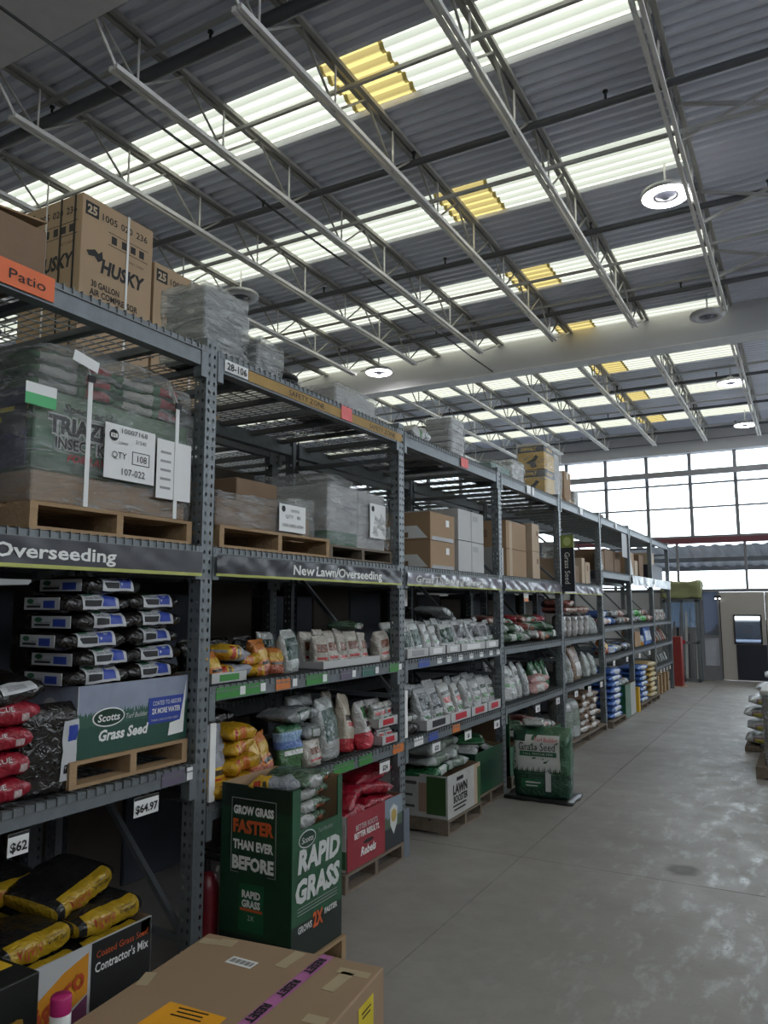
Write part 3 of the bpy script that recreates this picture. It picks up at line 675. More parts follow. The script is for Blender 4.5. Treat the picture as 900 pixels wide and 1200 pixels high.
# ---- banners on the second beam
M_ban = mat('banner_charcoal', (0.028, 0.028, 0.038), 0.38, var=0.1, spec=0.6); M_bany = mat('banner_stripe', (0.42, 0.44, 0.12), 0.6)
M_banl = mat('banner_glossy', (0.22, 0.21, 0.25), 0.28, var=0.1, spec=0.9); M_banw = mat('banner_silver', (0.55, 0.58, 0.62), 0.3, var=0.15, spec=0.8)
def banner(bay, z0, z1, txt, ty, tw, th, wrinkle, lab, m, white=False):
    t = thing('shelf_banner', lab, 'banner', (X0 + 0.012, UY[bay] + 0.01, z0), group='shelf banners')
    LN = BL - 0.02; n = 90; H = z1 - z0
    def xo(y, v): return 0.004 + wrinkle * (0.6 + 0.4 * v) * (noise.noise(Vector((y * 7 + v * 1.5, bay * 3.3, v * 1.2))) + 0.5 * noise.noise(Vector((y * 19 - v * 3, bay, 0.5))) + 0.6)
    mb = MB(); st = MB(); rows = 6
    for part, v0, v1 in ((mb, 0.13, 1.0), (st, 0.0, 0.13)):
        for i in range(n + 1):
            for j in range(rows + 1):
                y = LN * i / n; v = v0 + (v1 - v0) * j / rows; part.v.append((xo(y, v), y, H * v))
        for i in range(n):
            for j in range(rows):
                a = i * (rows + 1) + j; part.face((a, a + rows + 1, a + rows + 2, a + 1))
    mb.build('cloth', m, t, True); st.build('stripe', M_banw if white else M_bany, t, True)
    if txt:
        words = txt.split(' '); ws = [text_geo(q)[3] - text_geo(q)[2] for q in words]; sx = tw / (sum(ws) + 0.28 * (len(ws) - 1)); sy = th / 0.73; cur = ty - tw / 2 - t.location.y
        for q_, wd in zip(words, ws):
            v, f, x0, x1, y0, y1 = text_geo(q_, 0.022); k = MB()
            for a, c in v:
                y = cur + (a - x0) * sx; z = H * 0.56 + (c - 0.36) * sy; k.v.append((xo(y, z / H) + 0.003, y, z))
            for q in f: k.face(q)
            k.build('lettering', M_white, t); cur += (wd + 0.28) * sx
banner(0, 2.005, 2.13, 'Overseeding', 2.13, 0.60, 0.058, 0.004, 'taut charcoal shelf banner reading Overseeding', M_ban)
banner(1, 2.010, 2.12, 'New Lawn/Overseeding', 4.35, 1.10, 0.060, 0.014, 'crumpled charcoal shelf banner reading New Lawn/Overseeding', M_ban)
banner(2, 2.010, 2.115, 'Grass Thickening Strength', 6.20, 1.45, 0.058, 0.022, 'creased shiny shelf banner above the grass-picture bin bay', M_banl)
banner(3, 2.010, 2.115, '', 8.5, 1.2, 0.055, 0.022, 'creased shiny shelf banner left of the hanging Grass Seed sign', M_banl)
banner(4, 2.010, 2.115, '', 10.9, 0.9, 0.055, 0.022, 'creased shiny shelf banner right of the hanging Grass Seed sign', M_banl)
banner(6, 2.22, 2.40, '', 0, 1, 1, 0.02, 'silvery shelf banner, second bay from the far end of the racks', M_banw, True)
banner(7, 2.22, 2.40, '', 0, 1, 1, 0.02, 'silvery shelf banner in the last bay at the far end', M_banw, True)
# ---- hanging blade sign
t = thing('blade_sign', 'dark hanging Grass Seed sign with a green logo square, projecting from the rack', 'sign', (X0 + 0.02, UY[4] - 0.10, 2.03))
MB().box(0, 0.17, -0.012, 0.012, 0, 0.56).build('panel', mat('sign_navy', (0.018, 0.022, 0.032), 0.4), t)
MB().box(0, 0.17, -0.012, 0.012, 0.56, 0.72).build('logo_panel', mat('sign_olive', (0.20, 0.25, 0.06), 0.5), t)
oval(t, (0.085, -0.0135, 0.64), 0.10, 0.11, mat('sign_leaf', (0.42, 0.50, 0.20), 0.5), '-Y', 'emblem')
text(t, 'Grass Seed', (0.085, -0.0135, 0.30), M_white, h=0.07, w=0.40, face='-Y', rot=-PI / 2)
MB().bar((-0.02, 0, 0.70), (0.17, 0, 0.74), 0.006, 6).build('hanger', M_galv, t)
# ---- the rack row behind (back to back), with dark loads added to block light
XB = X0 - RD - 0.14
for k in range(0, 7):
    frame(XB, UY[k], 'galvanised rack upright frame in the row behind, %s along from the camera' % ORD[k])
for b_ in range(0, 6):
    for z, nm in ((3.24, 'top'), (2.16, 'second'), (1.10, 'lowest')):
        shelf(XB, b_, z, 0.11, 'galvanised rack shelf, %s level of the hidden back row, %s bay' % (nm, ORD[b_]))
M_load = mat('blocker_carton', (0.10, 0.085, 0.07), 0.8, var=0.3, scale=3); M_loadf = mat('blocker_dark', (0.07, 0.08, 0.10), 0.7, var=0.3, scale=3)  # dark cartons added to keep light from coming through the racks
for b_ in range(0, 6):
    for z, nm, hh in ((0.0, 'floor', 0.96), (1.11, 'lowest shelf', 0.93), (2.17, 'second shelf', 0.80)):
        t = thing('light_block_load', 'added light-blocking pallet load on the %s of the back row, %s bay' % (nm, ORD[b_]), 'pallet load', (XB - 0.1, UY[b_] + 0.06, z), group='light-blocking loads in the back row')
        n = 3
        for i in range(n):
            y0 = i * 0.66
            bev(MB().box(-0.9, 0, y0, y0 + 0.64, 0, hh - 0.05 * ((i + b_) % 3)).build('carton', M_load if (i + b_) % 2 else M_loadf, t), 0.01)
# ================================================================== GOODS
M_kraft = mat('kraft_card', (0.33, 0.215, 0.125), 0.75, var=0.10, scale=5); M_kraftd = mat('kraft_dark', (0.21, 0.135, 0.085), 0.8, var=0.15)
M_kraftl = mat('kraft_pale', (0.46, 0.36, 0.26), 0.75, var=0.08)
M_tape = mat('packing_tape', (0.42, 0.33, 0.21), 0.3, var=0.05); M_wood = mat('pallet_wood', (0.34, 0.225, 0.125), 0.8, var=0.3, scale=4, stretch=(6, 1, 6), bump=0.2)
M_woodg = mat('pallet_wood_grey', (0.16, 0.125, 0.095), 0.85, var=0.3, scale=4, stretch=(6, 1, 6), bump=0.2)
M_wbox = mat('white_carton', (0.47, 0.47, 0.47), 0.7, var=0.05); M_strap = mat('white_strap', (0.72, 0.72, 0.72), 0.4, var=0.05)
M_film = film_mat('stretch_film', lo=0.04, hi=0.40); M_filmh = film_mat('stretch_film_heavy', lo=0.12, hi=0.7, scale=4.0); M_filml = film_mat('stretch_film_light', lo=0.03, hi=0.35, scale=5.0)
M_green = mat('print_green', (0.015, 0.10, 0.045), 0.45, var=0.15); M_dgreen = mat('print_dark_green', (0.006, 0.035, 0.02), 0.4); M_red = mat('print_red', (0.50, 0.025, 0.04), 0.4); M_orange = mat('print_orange', (0.55, 0.10, 0.03), 0.5)
M_yel = mat('print_yellow', (0.70, 0.42, 0.03), 0.45); M_blue = mat('print_blue', (0.03, 0.06, 0.33), 0.45); M_grey = mat('print_grey', (0.30, 0.30, 0.31), 0.5); M_silver = mat('print_silver', (0.55, 0.56, 0.55), 0.5)
BSH = ['of the Overseeding bay', 'of the New Lawn bay', 'of grass-picture bay', 'behind the green seed bale', 'right of the hanging sign', 'of the blue-stack bay', 'of the second-last bay', 'of the end bay']
def ztop(bay, nm): return LEV[(bay, nm)].location.z + 0.010 if nm != 'floor' else 0.0
_cnt = {}; RJ = random.Random(5)
def nth(key):
    _cnt[key] = _cnt.get(key, 0) + 1; return ORD[min(19, _cnt[key] - 1)]
def pallet(lab, x0, x1, y0, y1, z, h=0.125, m=None, nb=5):
    m = m or M_wood
    t = thing('wooden_pallet', lab, 'pallet', ((x0 + x1) / 2, (y0 + y1) / 2, z), group='wooden pallets')
    wx, wy = (x1 - x0) / 2, (y1 - y0) / 2; bt = 0.016
    for y in (-wy, -0.019, wy - 0.038): MB().box(-wx, wx, y, y + 0.038, bt, h - bt).build('stringer', m, t)
    bw = 2 * wx / nb * 0.80
    for i in range(nb):
        x = -wx + (2 * wx - bw) * i / (nb - 1); MB().box(x, x + bw, -wy, wy, h - bt, h).build('deck_board', m, t)
    for i in range(3):
        x = -wx + (2 * wx - 0.09) * i / 2; MB().box(x, x + 0.09, -wy, wy, 0, bt).build('bottom_board', m, t)
    return t
def carton(lab, x0, x1, y0, y1, z0, z1, m, tape=True, name='cardboard_box', group=None, rz=0.0, cat='box'):
    t = thing(name, lab, cat, ((x0 + x1) / 2, (y0 + y1) / 2, z0), rz, group)
    wx, wy, h = (x1 - x0) / 2, (y1 - y0) / 2, z1 - z0
    bev(MB().box(-wx, wx, -wy, wy, 0, h).build('body', m, t), 0.004, 2)
    if tape:
        MB().box(-wx - 0.001, wx + 0.001, -0.025, 0.025, h * 0.72, h + 0.001).build('tape', M_tape, t)
    return t
def bag_thing(bag, m, lab, cat, loc, rot=(0, 0, 0), group=None, name='seed_bag'):
    t = thing(name, lab, cat, loc, 0, group, rot); link('skin', bag.mesh(m), t); return t
def openbin(lab, x0, x1, y0, y1, z0, z1, mf, mn, mi=None, name='display_bin', th=0.008, cut=None, group=None):
    """open-topped printed cardboard bin; +X panel mf, -Y panel mn"""
    t = thing(name, lab, 'display bin', ((x0 + x1) / 2, (y0 + y1) / 2, z0), 0, group); wx, wy, h = (x1 - x0) / 2, (y1 - y0) / 2, z1 - z0
    mi = mi or M_kraftd
    def panel(nm, a, c, m, inner):
        pass
    f = MB()
    if cut:
        ca, cb_, cz = cut
        f.box(wx - th, wx, -wy, wy, 0, cz).box(wx - th, wx, -wy, ca, cz, h).box(wx - th, wx, cb_, wy, cz, h)
        for k, q in enumerate(f.f): f.uv[k] = [((f.v[i][1] + wy) / (2 * wy), f.v[i][2] / h) for i in q]
    else: f.box(wx - th, wx, -wy, wy, 0, h)
    f.build('front_panel', mf, t)
    MB().box(-wx, wx - th, -wy, -wy + th, 0, h).build('side_panel', mn, t)
    MB().box(-wx, wx - th, wy - th, wy, 0, h).build('side_panel', mi, t)
    MB().box(-wx, -wx + th, -wy + th, wy - th, 0, h).build('back_panel', mi, t)
    MB().box(-wx + th, wx - th, -wy + th, wy - th, 0, 0.006).build('base', mi, t)
    return t

# ---------------------------------------------------------------- bag stock
BG = {}
def bag(kind, a, b_, c, v=0, **k):
    key = (kind, a, b_, c, v)
    if key not in BG: BG[key] = Bag(kind, a, b_, c, seed=v * 7 + len(BG), **k)
    return BG[key]
K = (0.012, 0.012, 0.013); W = (0.62, 0.62, 0.60)
MP = dict(
    wgreen=uvmat('pouch_white_green', (0.36, 0.37, 0.36), [(0.36, 0.64, 0.30, 0.80, (0.012, 0.045, 0.03)), (0.40, 0.60, 0.12, 0.2, (0.3, 0.32, 0.3))]),
    wdark=uvmat('pouch_grey_black', (0.33, 0.34, 0.345), [(0.40, 0.66, 0.42, 0.86, (0.015, 0.017, 0.02)), (0.44, 0.6, 0.22, 0.30, (0.05, 0.12, 0.05))]),
    wplain=uvmat('pouch_white', (0.37, 0.375, 0.37), [(0.42, 0.60, 0.62, 0.72, (0.05, 0.06, 0.05)), (0.44, 0.56, 0.36, 0.46, (0.08, 0.2, 0.08)), (0.3, 0.7, 0.93, 1, (0.25, 0.26, 0.26))]),
    wred=uvmat('pouch_white_redlogo', (0.38, 0.375, 0.36), [(0.42, 0.58, 0.48, 0.62, (0.42, 0.05, 0.05)), (0.44, 0.56, 0.24, 0.36, (0.06, 0.16, 0.06)), (0.38, 0.62, 0.70, 0.78, (0.1, 0.1, 0.1))]),
    creamred=uvmat('pouch_cream_red', (0.42, 0.365, 0.29), [(0, 1, 0, 0.22, (0.42, 0.03, 0.04)), (0.38, 0.62, 0.52, 0.62, (0.05, 0.035, 0.03)), (0.42, 0.6, 0.42, 0.5, (0.45, 0.05, 0.05))]),
    whitered=uvmat('pouch_white_redbase', (0.41, 0.40, 0.385), [(0, 1, 0, 0.34, (0.48, 0.04, 0.06)), (0.40, 0.64, 0.62, 0.86, (0.05, 0.18, 0.05)), (0.42, 0.62, 0.44, 0.54, (0.12, 0.04, 0.04))]),
    brown=uvmat('pouch_cream_brown', (0.40, 0.365, 0.32), [(0.42, 0.60, 0.45, 0.70, (0.16, 0.06, 0.035)), (0.40, 0.62, 0.22, 0.30, (0.40, 0.05, 0.05))]),
    yellow=uvmat('bag_yellow', (0.50, 0.28, 0.015), [(0.38, 0.62, 0.36, 0.56, (0.48, 0.13, 0.02)), (0.40, 0.6, 0.2, 0.28, (0.35, 0.03, 0.02))], rough=0.25),
    greyyel=uvmat('pouch_grey_yellow', (0.27, 0.28, 0.32), [(0, 1, 0, 0.40, (0.60, 0.36, 0.03)), (0.38, 0.64, 0.10, 0.24, (0.42, 0.05, 0.02)), (0.40, 0.6, 0.28, 0.36, (0.10, 0.08, 0.05))]),
    orange=uvmat('pouch_orange', (0.50, 0.17, 0.04), [(0, 1, 0, 0.30, (0.35, 0.10, 0.06)), (0.36, 0.6, 0.5, 0.8, (0.55, 0.34, 0.05)), (0.42, 0.62, 0.34, 0.44, (0.05, 0.04, 0.03))]),
    bluegreen=uvmat('bag_photo_blue_green', (0.05, 0.13, 0.05), [(0, 1, 0.5, 0.66, (0.10, 0.17, 0.40)), (0, 1, 0.66, 0.86, (0.22, 0.34, 0.50)), (0.3, 0.7, 0.88, 1.0, (0.05, 0.16, 0.08)), (0.40, 0.6, 0.36, 0.46, (0.6, 0.6, 0.6))]),
    grey=uvmat('bag_grey', (0.21, 0.22, 0.225), [(0.42, 0.60, 0.3, 0.7, (0.06, 0.09, 0.07)), (0.46, 0.55, 0.36, 0.62, (0.42, 0.43, 0.43))]),
    red=uvmat('bag_red', (0.27, 0.008, 0.022), [(0.46, 0.50, 0.80, 0.88, (0.5, 0.4, 0.4))], rough=0.28),
    black=uvmat('bag_black', (0.013, 0.011, 0.010), [], rough=0.22, spec=0.6),
    clear=uvmat('bag_pale_clear', (0.30, 0.32, 0.31), [(0.40, 0.62, 0.3, 0.75, (0.16, 0.20, 0.16))], rough=0.18),
    brownlay=uvmat('bag_brown_silver', (0.20, 0.13, 0.09), [(0.42, 0.60, 0.1, 0.5, (0.48, 0.46, 0.44))], rough=0.22),
    blue=uvmat('bag_blue', (0.06, 0.14, 0.42), [(0.42, 0.58, 0.25, 0.75, (0.50, 0.55, 0.62))], rough=0.25),
    gold=uvmat('bag_gold', (0.42, 0.28, 0.08), [(0.42, 0.58, 0.25, 0.75, (0.52, 0.45, 0.28))], rough=0.28),
    silvergreen=uvmat('bag_silver_green', (0.07, 0.12, 0.08), [(0.43, 0.60, 0.15, 0.55, (0.30, 0.30, 0.29)), (0.40, 0.5, 0.6, 0.8, (0.36, 0.12, 0.07))], rough=0.18, spec=0.8),
    redlay=uvmat('bag_red_brown', (0.22, 0.06, 0.05), [(0.42, 0.58, 0.2, 0.7, (0.34, 0.26, 0.2))], rough=0.3),
    green=uvmat('bag_green', (0.02, 0.10, 0.04), [(0.40, 0.62, 0.3, 0.7, (0.45, 0.47, 0.45))], rough=0.25),
    brightgreen=uvmat('bag_bright_green', (0.06, 0.34, 0.07), [], rough=0.25),
    jug=uvmat('pouch_grey_jug', (0.19, 0.18, 0.175), [(0.36, 0.64, 0.25, 0.7, (0.33, 0.32, 0.30)), (0.2, 0.8, 0.9, 1.0, (0.05, 0.05, 0.05))], bump=0.15),
    pink=uvmat('bag_pink', (0.50, 0.30, 0.29), [(0.42, 0.6, 0.3, 0.7, (0.5, 0.48, 0.46))], rough=0.25),
)
DESC = dict(wgreen='white-and-green pouch', wdark='grey-and-black pouch', wplain='whitish pouch', wred='red-logo white pouch', creamred='cream red-based pouch', whitered='white red-based pouch', brown='brown-label cream pouch', yellow='crumpled yellow bag', greyyel='grey-and-yellow bag', orange='orange pouch', bluegreen='blue-and-green bag', grey='grey bag', red='red bag', clear='pale translucent bag', brownlay='brown-and-silver bag', blue='blue bag', gold='gold bag', silvergreen='silver-and-green bag', redlay='red-brown bag', green='green bag', brightgreen='bright green bag', jug='grey jug-shaped pouch', pink='pinkish bag', black='black bag')
def stand(bay, nm, mk, y, a, c, b_=0.14, x=-0.13, lean=0.0, rz=0.0, z=None, row='', v=None, kind='pouch', side=0.0):
    """a standing pouch; y its centre, x the distance of its centre behind the rack face"""
    if v is None: v = int(y * 10) % 3
    lab = '%s%s, %s from left, %s shelf %s' % (DESC[mk], row, nth((mk, bay, nm, row)), nm, BSH[bay])
    if len(lab.replace('-', ' ').split()) > 16: print('LONG', lab)
    if nm == 'floor': lab = lab.replace('floor shelf', 'floor')
    rz += RJ.uniform(-0.14, 0.14); side += RJ.uniform(-0.06, 0.06)
    return bag_thing(bag(kind, a, b_, c, v), MP[mk], lab, 'bag', (X0 + x, y, ztop(bay, nm) if z is None else z), (side, lean, rz), '%s bags %s' % (mk, BSH[bay]), 'seed_pouch')
def lay(bay, nm, mk, y, z, a=0.36, b_=0.30, c=0.09, x=-0.20, rz=0.0, rx=0.0, ry=0.0, v=None):
    if v is None: v = int(y * 10 + z * 20) % 3
    lab = '%s, %s in the pile, %s shelf %s' % (DESC[mk], nth((mk, bay, nm, 'lay')), nm, BSH[bay])
    if nm == 'floor': lab = lab.replace('floor shelf', 'floor')
    return bag_thing(bag('lying', a, b_, c, v), MP[mk], lab, 'bag', (X0 + x, y, z), (rx, ry, rz), '%s lying bags %s' % (mk, BSH[bay]), 'lying_bag')
def tray(bay, nm, y0, y1, z0, h, pm, lab, d=0.26, x=-0.02, back=None):
    back = back or h
    t = thing('shelf_tray', lab, 'tray', (X0 + x, y0, z0), group='cardboard shelf trays'); L_ = y1 - y0; th = 0.004
    MB().box(-th, 0, 0, L_, 0, h).build('front_wall', M_wbox, t)
    for y in (0, L_ - th):
        o = MB(); o.v = [(-d, y, 0), (0, y, 0), (0, y, h), (-d * 0.5, y, h), (-d * 0.7, y, back), (-d, y, back), (-d, y + th, 0), (0, y + th, 0), (0, y + th, h), (-d * 0.5, y + th, h), (-d * 0.7, y + th, back), (-d, y + th, back)]
        o.face((0, 1, 2, 3, 4, 5)); o.face((11, 10, 9, 8, 7, 6))
        for i in range(6): o.face((i, 6 + i, 6 + (i + 1) % 6, (i + 1) % 6))
        o.build('side_wall', M_wbox, t)
    MB().box(-d, -d + th, 0, L_, 0, back).build('back_wall', M_wbox, t); MB().box(-d, 0, 0, L_, 0, 0.003).build('base', M_wbox, t)
    if pm: patch(t, (0.0, L_ * 0.5, h * 0.5), L_ * 0.55, h * 0.62, pm, '+X', 'label')
    return t

# ================================================================== BAY 1
# --- top: worn carton at the left edge; tall compressor cartons on the row behind
t = carton('worn brown carton on the top shelf beside the orange Patio card', -3.5, -2.86, 1.45, 2.08, 3.250, 3.50, M_kraftd, False)
MB().box(-0.33, 0.33, -0.32, -0.02, 0.252, 0.262).build('flap', M_kraft, t); MB().beam((0.0, 0.0, 0.262), (0.0, 0.32, 0.30), 0.62, 0.008).build('flap', M_kraft, t)
pallet('wooden pallet under the tall air compressor cartons', -5.0, -4.08, 3.16, 4.62, 3.252, 0.13)
M_kraftc = mat('kraft_compressor', (0.38, 0.265, 0.165), 0.7, var=0.06, scale=4)
for k, (y0, y1, z1, lab) in enumerate(((3.24, 3.87, 4.62, 'tall strapped air compressor carton, taller one at the front'), (3.895, 4.52, 4.40, 'shorter air compressor carton half hidden behind the taller one'))):
    t = carton(lab, -4.72, -4.10, y0, y1, 3.383, z1, M_kraftc, False, 'compressor_carton', 'air compressor cartons')
    H = z1 - 3.383; wy = (y1 - y0) / 2
    for fc, at_ in (('+X', lambda a, z: (0.31, a, z)), ('-Y', lambda a, z: (a, -wy, z))):
        patch(t, at_(-0.235, H - 0.09), 0.11, 0.095, M_ink, fc, 'number_panel'); o = t.children[-1]; text(o, '25', at_(-0.235, H - 0.09), M_kraftl, h=0.06, face=fc, bold=0.003) if fc != '-Y' else text(o, '25', (-0.235, -wy - 0.002, H - 0.09), M_kraftl, h=0.06, face=fc, bold=0.003)
        [text(t, q_, at_(a_, H - 0.10), M_ink, h=0.05, w=w_, face=fc, bold=0.001) for q_, a_, w_ in (('1005', -0.085, 0.13), ('020', 0.065, 0.105), ('236', 0.205, 0.105))]
        text(t, 'HUSKY', at_(0.05, H - 0.45), M_ink, h=0.10, w=0.38, face=fc, bold=0.006, shear=0.15)
        text(t, '30 GALLON', at_(-0.10, H - 0.60), M_ink, h=0.045, w=0.24, face=fc, bold=0.0015); text(t, 'AIR COMPRESSOR', at_(-0.02, H - 0.66), M_ink, h=0.045, w=0.42, face=fc, bold=0.0015)
        text(t, 'COMPRESOR DE AIRE', at_(0.0, H - 0.73), M_ink, h=0.028, w=0.42, face=fc)
        text(t, 'ONLY 2 HIGH', at_(0.16, H - 0.33), M_ink, h=0.02, w=0.14, face=fc)
        for a, b2 in ((-0.04, 0.055), (0.05, 0.055), (0.13, 0.05), (0.21, 0.055)):
            patch(t, at_(a, H - 0.23), 0.045, b2, M_ink, fc, 'handling_mark', 0.0008)
        for zz in (H - 0.185, H - 0.275): patch(t, at_(0.09, zz), 0.36, 0.004, M_ink, fc, 'handling_frame', 0.0008)
    if k == 0:
        o = MB(); pts = [(-0.27, 0.02), (-0.20, 0.05), (-0.17, 0.03), (-0.14, 0.06), (-0.13, 0.0), (-0.17, -0.03), (-0.20, 0.0), (-0.25, -0.01)]
        o.v = [(0.3122, a, H - 0.41 + z) for a, z in pts]; o.face(tuple(reversed(range(8)))); o.build('dog_emblem', M_ink, t)
    for a in (0.08,): MB().box(0.312, 0.3145, a - 0.009, a + 0.009, 0, H).box(-0.31, 0.3145, a - 0.009, a + 0.009, H, H + 0.003).build('strap', M_strap, t)
    for a, m in ((-0.05, M_strap), (0.10, M_ink), (0.24, M_ink)): MB().box(a - 0.008, a + 0.008, -wy - 0.0045, -wy - 0.002, 0, H).build('strap', m, t)
# --- second level: wrapped insect killer pallet
pallet('wooden pallet under the wrapped insect killer load', -3.78, -2.80, 2.03, 2.985, ztop(0, 'banner'), 0.12)
t = thing('wrapped_pallet_load', 'plastic-wrapped pallet of green insect killer boxes above the Overseeding banner', 'pallet load', (-2.83, 2.05, 2.292), group='wrapped pallet loads')
bev(MB().box(-0.92, -0.012, 0.01, 0.92, 0, 0.14).build('carton_base', M_kraft, t), 0.006)
m_tg = uvmat('insecticide_green', (0.03, 0.12, 0.055), [(0, 1, 0.6, 1, (0.09, 0.17, 0.09)), (0, 1, 0, 0.18, (0.015, 0.07, 0.03))], rough=0.4, bump=0.2)
m_tn = uvmat('insecticide_blue_lit', (0.02, 0.03, 0.09), [(0.0, 1.0, 0.45, 0.8, (0.015, 0.018, 0.03)), (0.1, 0.9, 0.72, 0.78, (0.5, 0.42, 0.05)), (0.1, 0.8, 0.6, 0.66, (0.5, 0.42, 0.05))], rough=0.4, bump=0.2)  # dark blue base holds the bluish light reflected from behind
o = bev(MB().box(-0.92, -0.010, 0.005, 0.92, 0.142, 0.50).build('display_carton', m_tg, t), 0.006)
MB().box(-0.90, -0.05, -0.004, 0.003, 0.15, 0.50).build('end_panel', m_tn, t)
text(t, 'TRIAZICIDE', (-0.0095, 0.33, 0.355), M_silver, h=0.075, w=0.52, bold=0.014); text(t, 'INSECT KILLER', (-0.0095, 0.32, 0.275), M_silver, h=0.05, w=0.42, bold=0.008); text(t, 'TRIAZICIDE', (-0.0075, 0.33, 0.355), M_ink, h=0.075, w=0.52, bold=0.005); text(t, 'INSECT KILLER', (-0.0075, 0.32, 0.275), M_ink, h=0.05, w=0.42, bold=0.002); text(t, 'FOR LAWNS', (-0.008, 0.33, 0.215), M_red, h=0.035, w=0.30, shear=0.2, bold=0.002)
text(t, 'Spectracide', (-0.008, 0.30, 0.435), M_ink, h=0.04, w=0.30, shear=0.25, bold=0.0015)
mb_ = [bag('lying', 0.46, 0.40, 0.075, k) for k in range(3)]
m_tb = uvmat('insecticide_bag', (0.06, 0.15, 0.07), [(0.42, 0.56, 0.1, 0.5, (0.42, 0.42, 0.38)), (0.44, 0.6, 0.6, 0.9, (0.30, 0.05, 0.05))])
for r in range(3):
    for c_ in range(2):
        for q in range(2): link('bag', mb_[(r + c_) % 3].mesh(m_tb), t, (-0.24 - 0.44 * q, 0.25 + 0.45 * c_, 0.505 + 0.062 * r), (0, 0, 0.06 * ((r * 3 + c_) % 3 - 1)))
blob(-0.95, 0.012, -0.018, 0.945, 0.0, 0.735, 22, 0.020, 3, 0.06, M_film, 'stretch_film', t, 7.0, True, top=lambda a, b: -0.05 * abs(b) ** 3 - 0.08 * (b > 0.6) * (b - 0.6))
patch(t, (0.032, 0.50, 0.28), 0.31, 0.26, M_tagw, '+X', 'pallet_label', 0.0); o = t.children[-1]
oval(o, (0.0345, 0.395, 0.355), 0.055, 0.055, M_ink, '+X', 'code_disc'); text(o, '028', (0.0352, 0.395, 0.355), M_white, h=0.02, bold=0.001)
text(o, '10007168', (0.0345, 0.52, 0.385), M_ink, h=0.025, w=0.16); text(o, '31540', (0.0345, 0.56, 0.345), M_ink, h=0.02); text(o, '12/04/21', (0.0345, 0.45, 0.325), M_ink, h=0.013)
text(o, 'QTY', (0.0345, 0.43, 0.265), M_ink, h=0.032); text(o, '108', (0.0345, 0.57, 0.265), M_ink, h=0.034); text(o, '107-022', (0.0345, 0.52, 0.19), M_ink, h=0.034)
for a, b2 in ((0.235, 0.24), (0.295, 0.24)): patch(o, (0.034, 0.565, a), 0.11, 0.003, M_ink, '+X', 'box_rule', 0.0002)
for a in (0.512, 0.618): patch(o, (0.034, a, 0.265), 0.003, 0.06, M_ink, '+X', 'box_rule', 0.0002)
patch(t, (0.032, 0.79, 0.245), 0.24, 0.30, M_tagw, '+X', 'pallet_label', 0.0)
for i in range(5): patch(t, (0.034, 0.73, 0.15 + 0.045 * i), 0.07, 0.012, M_grey, '+X', 'barcode', 0.0)
patch(t, (0.035, 0.0, 0.425), 0.15, 0.05, mat('tag_green', (0.08, 0.42, 0.16), 0.5), '+X', 'green_tag', 0.0); patch(t, (0.035, 0.0, 0.472), 0.15, 0.045, M_tagw, '+X', 'white_tag', 0.0)
patch(t, (0.036, 0.22, 0.66), 0.14, 0.05, M_tagw, '+X', 'white_tag', 0.0, -0.2)
for y in (0.25, 0.80):
    MB().box(0.034, 0.037, y - 0.012, y + 0.012, 0.0, 0.58).build('strap', M_strap, t)
    MB().beam((0.034, y, 0.58), (-0.06, y + 0.02, 0.735), 0.004, 0.024).build('strap', M_strap, t)
    MB().box(0.036, 0.045, y - 0.02, y + 0.02, 0.57, 0.60).build('strap_buckle', M_ink, t)
t = thing('wrapped_pallet_load', 'added blue wrapped load in place of blue light, left edge above Overseeding banner', 'pallet load', (-3.05, 1.25, ztop(0, 'banner')), group='wrapped pallet loads')
bev(MB().box(-0.7, 0, 0, 0.70, 0, 0.55).build('load', mat('blue_light_load', (0.03, 0.05, 0.22), 0.5), t), 0.01)  # added load, its blue stands in for the bluish light behind
blob(-0.71, 0.012, -0.012, 0.712, 0, 0.57, 14, 0.015, 9, 0.05, M_filml, 'stretch_film', t, 6.0, True)
# --- low shelf: grass seed bin on a pallet, black bags, red bags
zp = ztop(0, 'low'); pallet('pale wooden pallet under the sky-blue grass seed bin', -3.62, -2.80, 2.29, 3.00, zp, 0.115)
m_sf = uvmat('sky_bin_front', (0.25, 0.28, 0.37), [(0, 1, 0, 0.60, (0.02, 0.085, 0.055), 0.24, 70.0), (0, 1, 0, 0.42, (0.008, 0.06, 0.04), 0.10, 40.0)], rough=0.5, bump=0)
z0 = zp + 0.116
t = openbin('green and sky-blue grass seed bin on the low shelf', -3.58, -2.815, 2.33, 3.005, z0, z0 + 0.315, m_sf, m_sf)
wy = (3.005 - 2.33) / 2; wx = (3.58 - 2.815) / 2
oval(t, (wx, -0.165, 0.165), 0.185, 0.085, M_white, '+X', 'logo_rim', 0.0008); oval(t, (wx, -0.165, 0.165), 0.172, 0.073, M_dgreen, '+X', 'logo_oval', 0.0016); text(t, 'Scotts', (wx + 0.001, -0.165, 0.165), M_white, h=0.033, w=0.125, shear=0.15, bold=0.001)
text(t, 'Turf Builder', (wx, 0.0, 0.158), M_silver, h=0.024, w=0.135, shear=0.2); text(t, 'Grass Seed', (wx, -0.075, 0.088), M_white, h=0.048, w=0.29, shear=0.2, bold=0.0022)
patch(t, (wx, 0.19, 0.16), 0.235, 0.125, M_blue, '+X', 'blue_panel'); text(t, 'COATED TO ABSORB', (wx + 0.001, 0.195, 0.195), M_white, h=0.022, w=0.19); text(t, '2X MORE WATER', (wx + 0.001, 0.19, 0.158), M_white, h=0.026, w=0.19, bold=0.001); text(t, 'THAN UNCOATED SEED', (wx + 0.001, 0.18, 0.115), M_silver, h=0.011, w=0.18)
